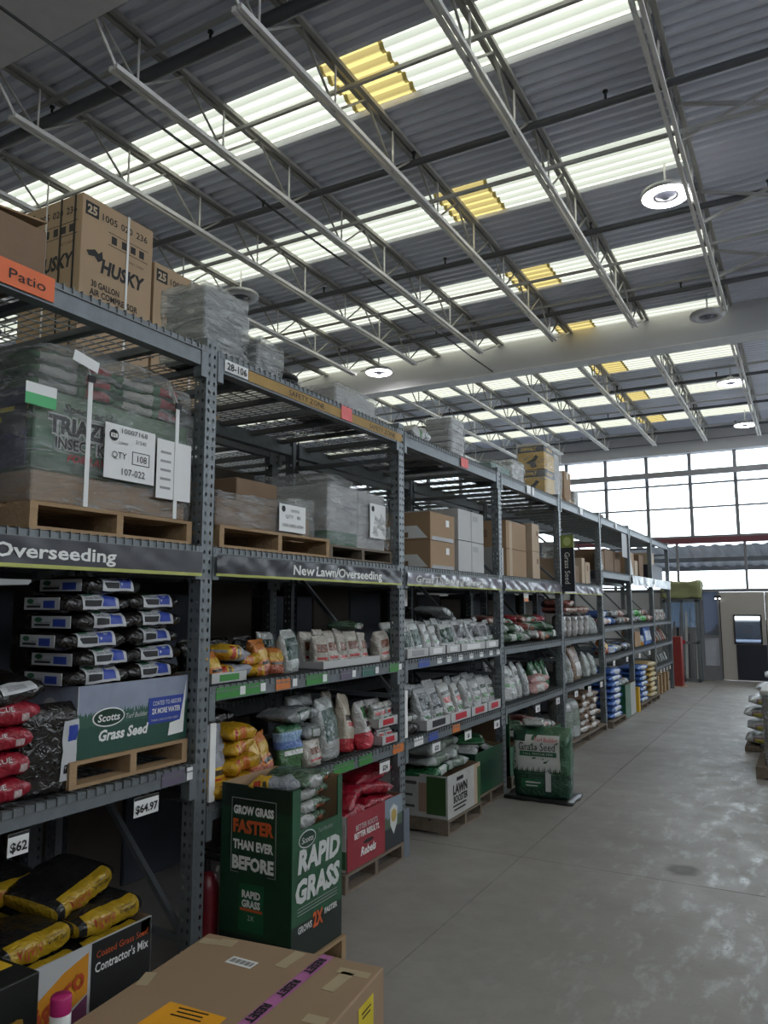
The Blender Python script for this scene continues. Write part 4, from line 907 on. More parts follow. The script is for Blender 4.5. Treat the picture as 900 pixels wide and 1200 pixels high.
o = MB(); o.v = [(wx + 0.003, a, z) for a, z in ((0.205, 0.03), (0.31, 0.035), (0.325, 0.30), (0.285, 0.10), (0.215, 0.09))]; o.face((0, 1, 2, 3, 4)); o.build('torn_sticker', M_white, t)
oval(t, (-0.16 + 0.36, -wy, 0.185), 0.12, 0.15, M_silver, '-Y', 'seal'); oval(t, (0.20, -wy - 0.001, 0.185), 0.08, 0.10, M_green, '-Y', 'seal_centre')
MB().box(wx - 0.002, wx + 0.0008, -wy - 0.0008, -wy + 0.002, 0, 0.315).build('corner_crease', M_silver, t)
bb = [bag('brick', 0.35, 0.40, 0.088, k, amp=0.012) for k in range(3)]
M_blab = mat('bag_label_white', (0.50, 0.51, 0.53), 0.4)
def black_bag(lab, loc, rot, k, end=False):
    t = bag_thing(bb[k % 3], MP['black'], lab, 'bag', loc, rot, 'black grass seed bags', 'grass_seed_bag'); g = bb[k % 3]
    o = g.label(t, M_blab, -0.25, 0.85, 0.22, 0.80); g.label(o, M_blue, -0.05, 0.62, 0.52, 0.74, 'blue_panel', 4, 0.0045); g.label(o, M_green, 0.55, 0.80, 0.26, 0.40, 'green_oval', 3, 0.0045)
    g.text(o, 'Grass Seed', M_ink, 0.22, 0.50, 0.25, 0.50); g.label(o, M_ink, -0.05, 0.12, 0.25, 0.50, 'black_band', 3, 0.0045)
    if end:
        o = MB().box(-0.10, 0.15, -0.181, -0.1775, 0.018, 0.072).build('label', M_blab, t); MB().box(0.04, 0.12, -0.1825, -0.181, 0.025, 0.058).build('blue_panel', M_blue, o); MB().box(-0.08, 0.02, -0.1825, -0.181, 0.027, 0.037).build('black_band', M_ink, o); oval(o, (-0.055, -0.1813, 0.056), 0.05, 0.022, M_green, '-Y', 'green_oval'); text(o, 'Grass Seed', (-0.02, -0.1813, 0.045), M_ink, h=0.010, w=0.09, face='-Y')
zb = z0 + 0.30
rws = ['bottom', 'second', 'third', 'fourth', 'fifth', 'top']
for r in range(6):
    j = [0.0, 0.03, -0.03, 0.02, -0.02, 0.05][r]
    black_bag('black grass seed bag with white label, %s row of the left stack above the bin' % rws[r], (-3.03, 2.47 + j, zb + 0.083 * r), (0, 0, j * 2), r, True)
    if r < 5: black_bag('black grass seed bag with white label, %s row of the right stack above the bin' % rws[r], (-3.06, 2.825 + j * 0.5, zb + 0.085 * r), (0, 0, -j * 2), r + 1)
rb = [bag('brick', 0.50, 0.36, 0.105, k, amp=0.014) for k in range(3)]
for r in range(4):
    lab = ['bottom', 'second', 'third', 'top'][r]
    t = bag_thing(rb[r % 3], MP['red'], 'red seed bag, %s of the stack at the left photo edge' % lab, 'bag', (-2.985, 1.895 + 0.014 * (r % 2) - 0.01, zp + 0.099 * r), (0, 0, 0.03 * (r % 2)), 'stacked red seed bags', 'grass_seed_bag')
    rb[r % 3].text(t, 'TALL FESCUE', M_silver, 0.05, 0.35, 0.30, 0.72)
g = bag('block', 0.30, 0.115, 0.37, 1, amp=0.012)
t = bag_thing(g, MP['black'], 'black bag with white label standing between the red bags and the pallet', 'bag', (-2.87, 2.215, zp), (0, 0.02, 0.0), None, 'grass_seed_bag')
g.label(t, M_blab, 0.25, 0.85, 0.12, 0.80); g.label(t, M_blue, 0.42, 0.75, 0.56, 0.74, 'blue_panel', 4, 0.0045); g.label(t, M_ink, 0.35, 0.75, 0.2, 0.3, 'black_band', 4, 0.0045)
t = bag_thing(bb[1], MP['black'], 'black bag with white label lying slumped across the red bags', 'bag', (-3.02, 2.00, zp + 0.405), (0.10, 0.15, 0.1), None, 'grass_seed_bag')
bb[1].label(t, M_blab, 0.1, 0.9, 0.35, 0.85); bb[1].label(t, M_grey, 0.3, 0.7, 0.42, 0.70, 'grey_panel', 4, 0.0045)
# --- floor: yellow bags in a printed bin
pallet('wooden pallet under the yellow-bag bin', -3.50, -2.66, 1.93, 2.66, 0.0, 0.12, M_woodg)
t = openbin("white and black printed grass seed bin on the floor", -3.50, -2.66, 1.93, 2.655, 0.122, 0.475, M_wbox, M_wbox)
patch(t, (0.42, 0.197, 0.178), 0.325, 0.345, mat('print_matt_black', (0.012, 0.012, 0.012), 0.5), '+X', 'black_panel'); text(t, 'Coated Grass Seed', (0.422, 0.197, 0.30), M_orange, h=0.028, w=0.28); text(t, "Contractor's Mix", (0.422, 0.197, 0.25), M_white, h=0.038, w=0.29, bold=0.001)
o = MB(); o.v = [(0.4205, a, z) for a, z in ((-0.345, 0.02), (0.02, 0.17), (0.02, 0.325), (-0.10, 0.29), (-0.345, 0.16))]; o.face((0, 1, 2, 3, 4)); o.build('orange_swoosh', mat('print_amber', (0.60, 0.25, 0.02), 0.5), t)
o = MB(); o.v = [(0.4212, a, z) for a, z in ((-0.30, 0.02), (0.02, 0.08), (0.02, 0.165), (-0.2, 0.06))]; o.face((0, 1, 2, 3)); o.build('purple_swoosh', mat('print_plum', (0.16, 0.04, 0.10), 0.5), t)
text(t, 'Vigoro', (0.423, -0.145, 0.20), mat('print_rust', (0.42, 0.06, 0.02), 0.5), h=0.085, w=0.30, rot=0.40, bold=0.003, shear=0.1)
MB().box(0.4205, 0.422, 0.30, 0.35, 0.29, 0.345).build('barcode', M_silver, t)
vb = [bag('brick', 0.34, 0.34, 0.105, k, amp=0.014) for k in range(3)]
m_vb = uvmat('yellow_black_bag', (0.40, 0.25, 0.015), [(0, 1, 0, 0.10, K), (0, 1, 0.93, 1.0, K), (0.0, 0.40, 0, 1, K), (0.66, 1.0, 0, 1, K)], rough=0.25)
for lab, loc, rot in (('front left, lower', (-2.86, 2.14, 0.36), (0, 0, 0.02)), ('front left, upper', (-2.88, 2.12, 0.465), (0.02, 0, 0.06)), ('front right, lower', (-2.86, 2.48, 0.36), (0, 0, -0.02)), ('front right, upper', (-2.87, 2.48, 0.465), (0.03, 0, 0.0)), ('top right, tilted', (-2.98, 2.42, 0.575), (0.22, 0.1, 0.15)), ('at the back left', (-3.28, 2.12, 0.40), (0.0, 0, 0.1)), ('at the back middle', (-3.26, 2.28, 0.56), (0.05, 0, -0.2)), ('at the back right', (-3.30, 2.46, 0.42), (0.0, 0, 0.1))):
    g = vb[len(lab) % 3]
    t = bag_thing(g, m_vb, "yellow and black seed bag in the printed floor bin, " + lab, 'bag', loc, rot, 'yellow bags in the bin', 'grass_seed_bag')
    g.text(t, 'Vigoro', mat('print_rust', (0.42, 0.06, 0.02), 0.5), -0.15, 0.35, 0.18, 0.50); g.text(t, 'Coated', M_ink, 0.25, 0.42, 0.58, 0.78); g.text(t, 'Grass Seed', M_ink, 0.0, 0.17, 0.58, 0.85)
# ================================================================== BAY 2 (New Lawn)
# --- top of the rack
def wrapped(lab, x0, x1, y0, y1, z0, z1, inner, film, seed, amp=0.02, parts=None, seg=16, top=None, rnd=0.06):
    t = thing('wrapped_pallet_load', lab, 'pallet load', ((x0 + x1) / 2, (y0 + y1) / 2, z0), group='wrapped pallet loads')
    wx, wy, h = (x1 - x0) / 2, (y1 - y0) / 2, z1 - z0
    if parts is None: bev(MB().box(-wx + 0.02, wx - 0.02, -wy + 0.02, wy - 0.02, 0, h - 0.02).build('load', inner, t), 0.01)
    else:
        for nm, a, c, m in parts: bev(MB().box(*[q for q in a], *[q for q in c]).build(nm, m, t), 0.006)
    blob(-wx, wx, -wy, wy, 0, h, seg, amp, seed, rnd, film, 'stretch_film', t, 6.0, True, top)
    return t
M_silvl = mat('load_silver_grey', (0.17, 0.18, 0.19), 0.5, var=0.3); M_dk = mat('load_black', (0.02, 0.02, 0.022), 0.5)
wrapped('silvery plastic-wrapped load on the rack top behind the 28-106 plate', -3.26, -2.92, 3.16, 3.56, 3.252, 3.72, M_silvl, M_filmh, 21, 0.022, seg=18, rnd=0.10)
wrapped('lower plastic-wrapped bundle on the rack top above the SAFETY ZONE stripe', -3.25, -2.86, 3.575, 3.84, 3.252, 3.50, M_silvl, M_filmh, 22, 0.02, rnd=0.15)
t = thing('hose_coil', 'small black coiled bundle on the rack top right of the wrapped loads', 'coil', (-2.98, 3.97, 3.252))
for k in range(3): MB().lathe([(0.10 + 0.02 * math.cos(a * PI / 4), 0.02 + 0.038 * k + 0.02 * math.sin(a * PI / 4)) for a in range(9)], 20).build('loop', M_dk, t, True)
t = wrapped('white wrapped carton on the rack top before the mid-photo upright', -3.35, -2.88, 4.50, 5.12, 3.252, 3.46, M_wbox, M_filml, 24, 0.008)
# --- second level
pallet('wooden pallet under the wrapped brown cartons above the New Lawn banner', -3.80, -2.79, 3.19, 4.29, ztop(1, 'banner'), 0.125)
z0 = ztop(1, 'banner') + 0.127
t = wrapped('plastic-wrapped flat brown cartons on a pallet above the New Lawn banner', -3.75, -2.83, 3.20, 4.16, z0, z0 + 0.20, None, M_film, 31, 0.016,
    [('carton', (-0.44, 0.44, -0.46, 0.10), (0, 0.165), M_kraftd), ('carton', (-0.44, 0.44, 0.11, 0.46), (0, 0.165), M_kraftd), ('plank', (-0.40, 0.40, -0.40, -0.30), (0.17, 0.20), M_woodg), ('carton', (-0.40, 0.20, 0.0, 0.42), (0.17, 0.36), M_kraftd)], 20, lambda a, b: 0.20 * max(0, b) ** 0.7 * (0.6 - 0.4 * a))
patch(t, (0.475, 0.22, 0.10), 0.28, 0.17, M_tagw, '+X', 'pallet_label', 0.0); o = t.children[-1]
oval(o, (0.4775, 0.12, 0.155), 0.04, 0.04, M_ink, '+X', 'code_disc'); text(o, 'QTY   80', (0.4775, 0.22, 0.11), M_ink, h=0.022, w=0.16); text(o, '100-085-004', (0.4775, 0.22, 0.055), M_ink, h=0.022, w=0.22); text(o, '10007062', (0.4775, 0.24, 0.15), M_ink, h=0.018)
pallet('dark pallet under the wrapped white cartons above the New Lawn banner', -3.80, -2.82, 4.34, 5.235, ztop(1, 'banner'), 0.10, M_woodg)
z0 = ztop(1, 'banner') + 0.102
t = wrapped('plastic-wrapped white cartons with green base on a pallet above the New Lawn banner', -3.72, -2.85, 4.36, 5.22, z0, z0 + 0.46, None, M_film, 33, 0.022,
    [('carton', (-0.42, 0.415, -0.41, -0.005), (0, 0.43), M_wbox), ('carton', (-0.42, 0.415, 0.0, 0.41), (0, 0.43), M_wbox)], 20, lambda a, b: -0.05 * b)
MB().box(-0.425, 0.418, -0.415, -0.02, 0.0, 0.10).build('green_base', M_green, t)
bars(t, (0.1, -0.412, 0.26), 0.36, M_grey, 2, 0.07, 0.022, '-Y'); bars(t, (0.2, -0.412, 0.15), 0.14, M_ink, 1, 0.02, 0.022, '-Y')
patch(t, (0.445, 0.25, 0.22), 0.24, 0.26, M_tagw, '+X', 'pallet_label', 0.0); oval(t, (0.4475, 0.17, 0.31), 0.045, 0.045, M_ink, '+X', 'code_disc'); bars(t, (0.42, -0.12, 0.28), 0.2, M_grey, 1, 0.02, 0.022)
# --- middle shelf
zm = ztop(1, 'middle')
tray(1, 'middle', 3.14, 3.43, zm, 0.055, M_sgreen, 'flat tray with green label at the left end of the New Lawn middle shelf')
stand(1, 'middle', 'orange', 3.20, 0.12, 0.16, x=-0.10, z=zm + 0.006)
lay(1, 'middle', 'greyyel', 3.38, zm + 0.10, 0.30, 0.24, 0.09, -0.16, 0.25, -0.15); lay(1, 'middle', 'greyyel', 3.40, zm + 0.008, 0.26, 0.24, 0.09, -0.17, -0.1)
lay(1, 'middle', 'yellow', 3.55, zm + 0.004, 0.20, 0.20, 0.07, -0.13, 0.5); lay(1, 'middle', 'yellow', 3.56, zm + 0.075, 0.16, 0.18, 0.06, -0.14, -0.4)
for i, (y, h) in enumerate(((3.68, 0.19), (3.77, 0.21), (3.82, 0.16))): stand(1, 'middle', 'orange', y, 0.12, h, 0.09, -0.12 - 0.09 * (i % 2), -0.1, 0.2 - 0.3 * i)
stand(1, 'middle', 'wgreen', 3.945, 0.20, 0.265, 0.11, -0.11, -0.08, 0.1); stand(1, 'middle', 'wgreen', 3.90, 0.19, 0.25, 0.11, -0.25, -0.1, 0.0, row=' behind')
tray(1, 'middle', 4.22, 4.98, zm, 0.05, None, 'white cut-out display tray of brown-label pouches on the New Lawn middle shelf', 0.30, -0.03, 0.19)
for r_, xx in ((0, -0.13), (1, -0.24)):
    for i in range(5): stand(1, 'middle', 'brown', 4.31 + 0.142 * i + 0.02 * r_, 0.135, 0.215 + 0.02 * r_ + 0.012 * (i % 2), 0.085, xx, -0.08, 0.15 * (i % 3 - 1), zm + 0.004, ' behind' if r_ else '')
stand(1, 'middle', 'brown', 5.13, 0.20, 0.225, 0.10, -0.10, -0.06, 0.1, row=' alone')
lay(1, 'middle', 'silvergreen', 4.86, zm + 0.235, 0.28, 0.22, 0.06, -0.25, 0.3)
for i in range(4): stand(1, 'middle', 'black', 3.4 + 0.24 * i, 0.19, 0.22, 0.11, -0.40, -0.1, 0, row=' at back')
# --- lower shelf
zl = ztop(1, 'lower')
t = thing('divider_sign', 'narrow white upright divider sign at the left end of the New Lawn lower shelf', 'sign', (X0 - 0.01, 3.155, zl)); MB().box(-0.012, 0, -0.022, 0.022, 0, 0.40).build('panel', M_white, t); MB().box(-0.10, 0.01, -0.022, 0.022, 0, 0.004).build('foot', M_galv, t)
stand(1, 'lower', 'greyyel', 3.275, 0.17, 0.37, 0.11, -0.11, -0.08, 0.15)
for i, (y, z, rz, rx) in enumerate(((3.26, 0.0, 0.2, 0), (3.46, 0.0, -0.3, 0.1), (3.38, 0.085, 0.4, -0.1), (3.50, 0.10, -0.2, 0.1), (3.44, 0.19, 0.1, 0.15), (3.45, 0.265, -0.1, 0.0))): lay(1, 'lower', 'yellow', y, zl + z, 0.22, 0.24, 0.085, -0.12 if i < 2 else -0.15, rz, rx)
stand(1, 'lower', 'orange', 3.64, 0.13, 0.29, 0.09, -0.12, -0.12, 0.3, side=0.15); stand(1, 'lower', 'orange', 3.76, 0.12, 0.27, 0.09, -0.14, -0.1, 0.2, side=0.12)
for y, z in ((3.55, 0.0), (3.56, 0.1), (3.7, 0.2), (3.52, 0.3)): lay(1, 'lower', 'black', y, zl + z, 0.36, 0.30, 0.10, -0.45)
stand(1, 'lower', 'bluegreen', 3.975, 0.20, 0.28, 0.10, -0.12, -0.03, 0.0, kind='block')
stand(1, 'lower', 'brown', 4.17, 0.19, 0.165, 0.10, -0.09, -0.03, 0.1)
lay(1, 'lower', 'grey', 4.18, zl + 0.165, 0.24, 0.24, 0.085, -0.17); lay(1, 'lower', 'grey', 4.05, zl + 0.285, 0.38, 0.26, 0.09, -0.18, 0.05); lay(1, 'lower', 'grey', 4.15, zl + 0.0, 0.30, 0.2, 0.15, -0.32)
stand(1, 'lower', 'wgreen', 4.42, 0.28, 0.40, 0.15, -0.13, -0.10, 0.15); stand(1, 'lower', 'wgreen', 4.38, 0.28, 0.41, 0.15, -0.30, -0.10, 0.0, row=' behind')
stand(1, 'lower', 'creamred', 4.65, 0.19, 0.40, 0.13, -0.13, -0.12, 0.25, side=-0.12); stand(1, 'lower', 'creamred', 4.70, 0.19, 0.41, 0.13, -0.28, -0.12, 0.2, row=' behind')
stand(1, 'lower', 'whitered', 4.86, 0.22, 0.33, 0.13, -0.09, -0.2, 0.3, side=-0.10)
tray(1, 'lower', 4.985, 5.225, zl, 0.065, M_red, 'red-label pouch tray, lower of two at the right end of New Lawn lower shelf', 0.28, -0.015, 0.12)
tray(1, 'lower', 4.93, 5.225, zl + 0.13, 0.065, M_red, 'red-label pouch tray, upper of two at the right end of New Lawn lower shelf', 0.28, -0.015, 0.12)
for i in range(2): stand(1, 'lower', 'wred', 5.05 + 0.105 * i, 0.10, 0.115, 0.07, -0.07, -0.1, 0, zl + 0.004, ' in lower tray')
for r_ in range(2):
    for i in range(3): stand(1, 'lower', 'wred', 4.98 + 0.10 * i, 0.10, 0.165 + 0.015 * r_, 0.08, -0.075 - 0.10 * r_, -0.1, 0, zl + 0.134, (' upper tray rear' if r_ else ' in upper tray'))
# --- floor: red bags and red bin
pallet('dark wooden pallet under the red BETTER ROOTS bin', -3.60, -2.72, 4.40, 5.22, 0.0, 0.12, M_woodg)
m_rf = uvmat('redbin_front', (0.27, 0.016, 0.03), [(0.66, 1.0, 0, 0.45, (0.012, 0.016, 0.02)), (0.66, 1.0, 0.45, 1, (0.20, 0.25, 0.30)), (0.66, 1.0, 0.4, 0.62, (0.06, 0.10, 0.06), 0.15, 20.0)], rough=0.45, bump=0)
t = openbin('red BETTER ROOTS. BETTER RESULTS. bin on the floor', -3.58, -2.73, 4.44, 5.21, 0.123, 0.47, m_rf, M_wbox)
text(t, 'BETTER ROOTS.', (0.425, -0.13, 0.255), M_silver, h=0.036, w=0.30); text(t, 'BETTER RESULTS.', (0.425, -0.13, 0.205), M_white, h=0.038, w=0.34, bold=0.0015); text(t, 'Rebels', (0.425, -0.11, 0.09), M_white, h=0.055, w=0.20, shear=0.2, bold=0.002); oval(t, (0.425, -0.11, 0.14), 0.14, 0.025, M_ink, '+X')
o = MB(); o.v = [(0.4275, a, z) for a, z in ((0.19, 0.27), (0.25, 0.30), (0.31, 0.27), (0.30, 0.16), (0.25, 0.09), (0.20, 0.16))]; o.face((5, 4, 3, 2, 1, 0)); o.build('shield_emblem', M_silver, t); oval(t, (0.4275, 0.25, 0.22), 0.08, 0.09, mat('print_gold', (0.42, 0.30, 0.08), 0.5), '+X')
MB().box(-0.42, 0.418, -0.395, -0.390, 0.02, 0.30).build('picture_panel', uvmat('redbin_side', (0.42, 0.42, 0.42), [(0, 1, 0, 0.4, (0.05, 0.12, 0.06)), (0.2, 0.9, 0.5, 0.7, (0.35, 0.12, 0.08))], bump=0), t)
for i, (y, z, rz, rx, xx) in enumerate(((4.62, 0.40, 0.1, 0, -0.16), (5.0, 0.40, -0.1, 0, -0.16), (4.66, 0.49, 0.3, 0.25, -0.18), (4.98, 0.50, -0.25, -0.1, -0.17), (5.02, 0.585, -0.3, 0.2, -0.19), (4.58, 0.585, 0.2, 0.15, -0.35), (4.9, 0.60, 0.1, -0.1, -0.40), (4.7, 0.42, 0, 0, -0.5))):
    lay(1, 'floor', 'red', y, z, 0.36, 0.28, 0.095, xx, rz, rx)
for i, z in enumerate((0.42, 0.50)): lay(1, 'floor', 'black', 4.40, z, 0.24, 0.28, 0.09, -0.22, 0.1 * i)
# --- RAPID GRASS bin standing in the aisle
pallet('small pale pallet under the tall dark green bin', -2.735, -2.255, 3.165, 3.655, 0.0, 0.12)
m_rg = uvmat('rapid_green_front', (0.010, 0.075, 0.032), [(0, 1, 0.0, 0.22, (0.003, 0.012, 0.008))], rough=0.4, bump=0, var=0.5)
m_rn = uvmat('rapid_green_side', (0.006, 0.040, 0.020), [(0, 1, 0.86, 1, (0.004, 0.016, 0.010)), (0, 1, 0.0, 0.12, (0.003, 0.012, 0.008))], rough=0.4, bump=0, var=0.5)
t = openbin('tall dark green display bin with GROW GRASS FASTER slogan, standing in the aisle', -2.72, -2.27, 3.18, 3.635, 0.123, 0.945, m_rg, m_rn, M_kraft, cut=(-0.16, 0.185, 0.62))
X_ = 0.225; Y_ = -0.2275
oval(t, (X_, -0.10, 0.57), 0.15, 0.085, M_silver, '+X', 'logo_rim', 0.0008); oval(t, (X_, -0.10, 0.57), 0.138, 0.074, M_dgreen, '+X', 'logo_oval', 0.0016); text(t, 'Scotts', (X_ + 0.001, -0.10, 0.57), M_white, h=0.03, w=0.10, shear=0.2)
text(t, 'Turf Builder', (X_, 0.065, 0.585), M_grey, h=0.022, w=0.14, shear=0.2)
text(t, 'RAPID', (X_, 0.015, 0.475), M_silver, h=0.105, w=0.38, bold=0.007, shear=0.12); text(t, 'GRASS', (X_, 0.0, 0.335), M_silver, h=0.105, w=0.40, bold=0.007, shear=0.12)
text(t, 'GROWS', (X_, -0.115, 0.155), M_silver, h=0.032, w=0.12, bold=0.0015); text(t, '2X', (X_, 0.0, 0.165), M_orange, h=0.07, w=0.09, bold=0.004); text(t, 'FASTER', (X_, 0.12, 0.175), M_silver, h=0.026, w=0.12, bold=0.0015)
for zz in (0.255, 0.24, 0.225): patch(t, (X_, 0.0, zz), 0.36, 0.003, M_grey, '+X', 'rule')
for s_, zz, h, w_, m, bo in (('GROW GRASS', 0.70, 0.040, 0.255, M_white, 0.0035), ('FASTER', 0.622, 0.062, 0.258, M_orange, 0.006), ('THAN EVER', 0.532, 0.044, 0.255, M_white, 0.0035), ('BEFORE', 0.445, 0.062, 0.262, M_white, 0.007)):
    text(t, s_, (-0.015, Y_, zz), m, h=h, w=w_, face='-Y', bold=bo)
for a, zz, w_, h in ((-0.155, 0.575, 0.003, 0.36), (0.125, 0.575, 0.003, 0.36), (-0.015, 0.755, 0.28, 0.003), (-0.13, 0.395, 0.05, 0.003), (0.10, 0.395, 0.05, 0.003)): patch(t, (a, Y_, zz), w_, h, M_grey, '-Y', 'frame_line')
patch(t, (-0.02, Y_, 0.235), 0.155, 0.225, M_green, '-Y', 'printed_bag_picture'); patch(t, (-0.02, Y_ - 0.001, 0.225), 0.14, 0.012, M_orange, '-Y', 'picture_band')
text(t, 'RAPID', (-0.02, Y_ - 0.0015, 0.30), M_white, h=0.034, w=0.115, face='-Y', bold=0.002); text(t, 'GRASS', (-0.02, Y_ - 0.0015, 0.255), M_white, h=0.034, w=0.115, face='-Y', bold=0.002); text(t, '2X', (-0.02, Y_ - 0.0015, 0.19), M_silver, h=0.025, face='-Y')
for i, (y, z, rz, mk) in enumerate(((3.40, 0.72, 0.1, 'silvergreen'), (3.42, 0.785, -0.1, 'silvergreen'), (3.41, 0.85, 0.05, 'silvergreen'), (3.46, 0.905, 0.2, 'silvergreen'))):
    g = bag('lying', 0.36, 0.30, 0.075, i % 3)
    bag_thing(g, MP[mk], 'silver and green seed bag in the tall dark green bin, %s from the bottom' % ORD[i], 'bag', (-2.46, y, z), (0, 0, rz), 'bags in the tall green bin', 'grass_seed_bag')
bag_thing(bag('lying', 0.26, 0.16, 0.06, 1), MP['greyyel'], 'grey and yellow bag lying on top inside the tall dark green bin', 'bag', (-2.45, 3.29, 0.915), (0, 0, -PI / 2 + 0.4), None, 'grass_seed_bag')
t = thing('fire_extinguisher', 'dark red fire extinguisher standing by the rack upright left of the green bin', 'extinguisher', (-2.83, 3.21, 0.0))
MB().lathe([(0.001, 0), (0.06, 0), (0.065, 0.02), (0.065, 0.40), (0.045, 0.46), (0.02, 0.48), (0.001, 0.48)], 18).build('cylinder', mat('extinguisher_red', (0.12, 0.008, 0.014), 0.35), t, True)
MB().bar((0, 0, 0.48), (0, 0, 0.54), 0.018, 8).box(-0.02, 0.09, -0.012, 0.012, 0.54, 0.56).box(-0.02, 0.09, -0.012, 0.012, 0.58, 0.595).build('valve_handle', M_black, t); oval(t, (0.066, 0, 0.50), 0.03, 0.03, M_silver, '+X', 'gauge')

# ================================================================== BAY 3 (LAWN BOOSTER)
t = thing('tarp_bag', 'pale folded white sack slumped on the rack top beside the black tyre-like bundle', 'sack', (X0 - 0.12, 5.75, 3.252)); link('skin', bag('lying', 0.36, 0.16, 0.13, 2).mesh(MP['wplain']), t)
t = thing('tray_stack', 'stack of black ribbed plastic trays wrapped on the rack top', 'tray stack', (-3.36, 6.74, 3.252))
for k in range(6): MB().lathe([(0.001, 0.01), (0.26, 0.0), (0.28, 0.02), (0.30, 0.052), (0.275, 0.055), (0.001, 0.04)], 28).build('tray', M_dk, t, True); t.children[-1].location.z = 0.056 * k
t = thing('bottle_pack', 'clear wrapped pack of stacked bottles on the rack top beside the black trays', 'bottle pack', (-2.93, 6.50, 3.252))
for k in range(6): blob(-0.13, 0.13, -0.16, 0.16, 0.058 * k, 0.058 * k + 0.056, 5, 0.006, k, 0.25, mat('pale_pack', (0.42, 0.43, 0.46), 0.3), 'layer', t, 9.0)
blob(-0.14, 0.14, -0.17, 0.17, 0, 0.36, 12, 0.012, 5, 0.05, M_film, 'stretch_film', t, 8.0, True)
wrapped('teal and white wrapped bundle on the rack top behind the fourth upright', -3.30, -2.90, 7.66, 8.28, 3.252, 3.43, mat('load_teal', (0.10, 0.22, 0.21), 0.5), M_filml, 51, 0.01)
wrapped('clear wrapped pale bundle on the rack top left of the yellow power tool boxes', -3.20, -2.90, 8.32, 8.80, 3.252, 3.55, mat('load_pale', (0.50, 0.50, 0.52), 0.5), M_filmh, 52, 0.02, rnd=0.15)
m_dw = uvmat('tool_carton', (0.62, 0.38, 0.05), [(0, 1, 0.72, 1, (0.03, 0.03, 0.035))], rough=0.5, bump=0)
t = thing('wrapped_pallet_load', 'two stacked yellow and black power tool boxes wrapped in film on the rack top', 'pallet load', (-3.02, 9.62, 3.252), group='wrapped pallet loads')
for z in (0.02, 0.345):
    bev(MB().box(-0.18, 0.17, -0.22, 0.22, z, z + 0.315).build('tool_box', m_dw, t), 0.004)
    text(t, 'DEWALT', (-0.03, -0.221, z + 0.272), M_yel, h=0.04, w=0.20, face='-Y', bold=0.002)
    o = MB(); o.v = [(a, -0.2225, z + b2) for a, b2 in ((-0.08, 0.09), (0.02, 0.14), (0.06, 0.19), (0.10, 0.16), (0.05, 0.10), (0.07, 0.03), (0.0, 0.02), (-0.02, 0.07))]; o.face(tuple(range(8))); o.build('tool_picture', M_ink, t)
    text(t, 'DEWALT', (0.171, 0, z + 0.272), M_yel, h=0.04, w=0.26, bold=0.002)
bev(MB().box(-0.18, 0.17, 0.23, 0.46, 0, 0.62).build('white_carton', M_wbox, t), 0.006)
blob(-0.20, 0.20, -0.235, 0.48, 0, 0.69, 14, 0.015, 8, 0.04, M_filml, 'stretch_film', t, 6.0, True)
carton('small brown carton on the rack top right of the power tool boxes', -3.2, -2.90, 10.56, 10.98, 3.252, 3.36, M_kraft); carton('brown carton standing on the rack top, topmost right of the power tool boxes', -3.16, -2.92, 10.56, 10.90, 3.362, 3.76, M_kraft)
wrapped('pale wrapped bundle on the rack top behind the standing brown carton', -3.2, -2.9, 11.02, 11.32, 3.252, 3.55, M_wbox, M_film, 55, 0.012)
tag(bev(MB().box(-3.1, -2.85, 12.2, 12.6, 3.252, 3.33).build('cardboard_box', M_kraftd), 0.004), 'flat brown carton on the rack top near the big windows', 'box')
# --- second level cartons
zs = ztop(2, 'banner')
def wedge(t, wx, L0, L1, z0_, z1_):
    o = MB(); o.v = [(a, L0, z) for a, z in ((-wx, z0_), (wx * 0.9, z0_), (wx * 0.5, z1_), (-wx, z1_))]; o.face((0, 1, 2, 3)); o.build('white_panel', M_white, t)
for k, z in enumerate((0, 0.252)):
    t = carton('brown carton with white side panel, %s of two right of the wrapped white cartons' % ('lower', 'upper')[k], -3.35, -2.83, 5.95, 6.47, zs + z, zs + z + 0.25, M_kraft, False, group='cartons on the banner shelf')
    wedge(t, 0.26, -0.262, 0, 0.02, 0.13); patch(t, (0.0, -0.2625, 0.05), 0.09, 0.045, M_kraftd, '-Y', 'hand_hole'); patch(t, (0.26, 0.1, 0.17), 0.07, 0.06, M_tagw, '+X', 'label'); patch(t, (0.26, 0.0, 0.02), 0.46, 0.035, M_grey, '+X', 'printed_strip')
    t = carton('white carton, %s of two on the shelf above the grass-picture bin' % ('lower', 'upper')[k], -3.40, -2.83, 6.56, 7.20, zs + z * 1.19, zs + z * 1.19 + 0.295, M_wbox, False, group='cartons on the banner shelf')
    patch(t, (0.285, 0.1, 0.23), 0.12, 0.05, M_grey, '+X', 'label'); bars(t, (0, -0.321, 0.19), 0.16, M_kraftl, 2, 0.03, 0.012, '-Y'); MB().box(0.2855, 0.287, -0.01, 0.01, 0, 0.295).build('strap', M_grey, t)
carton('brown carton standing behind the white carton pair, grass-picture bay', -3.6, -3.42, 6.5, 7.0, zs, zs + 0.26, M_kraftd)
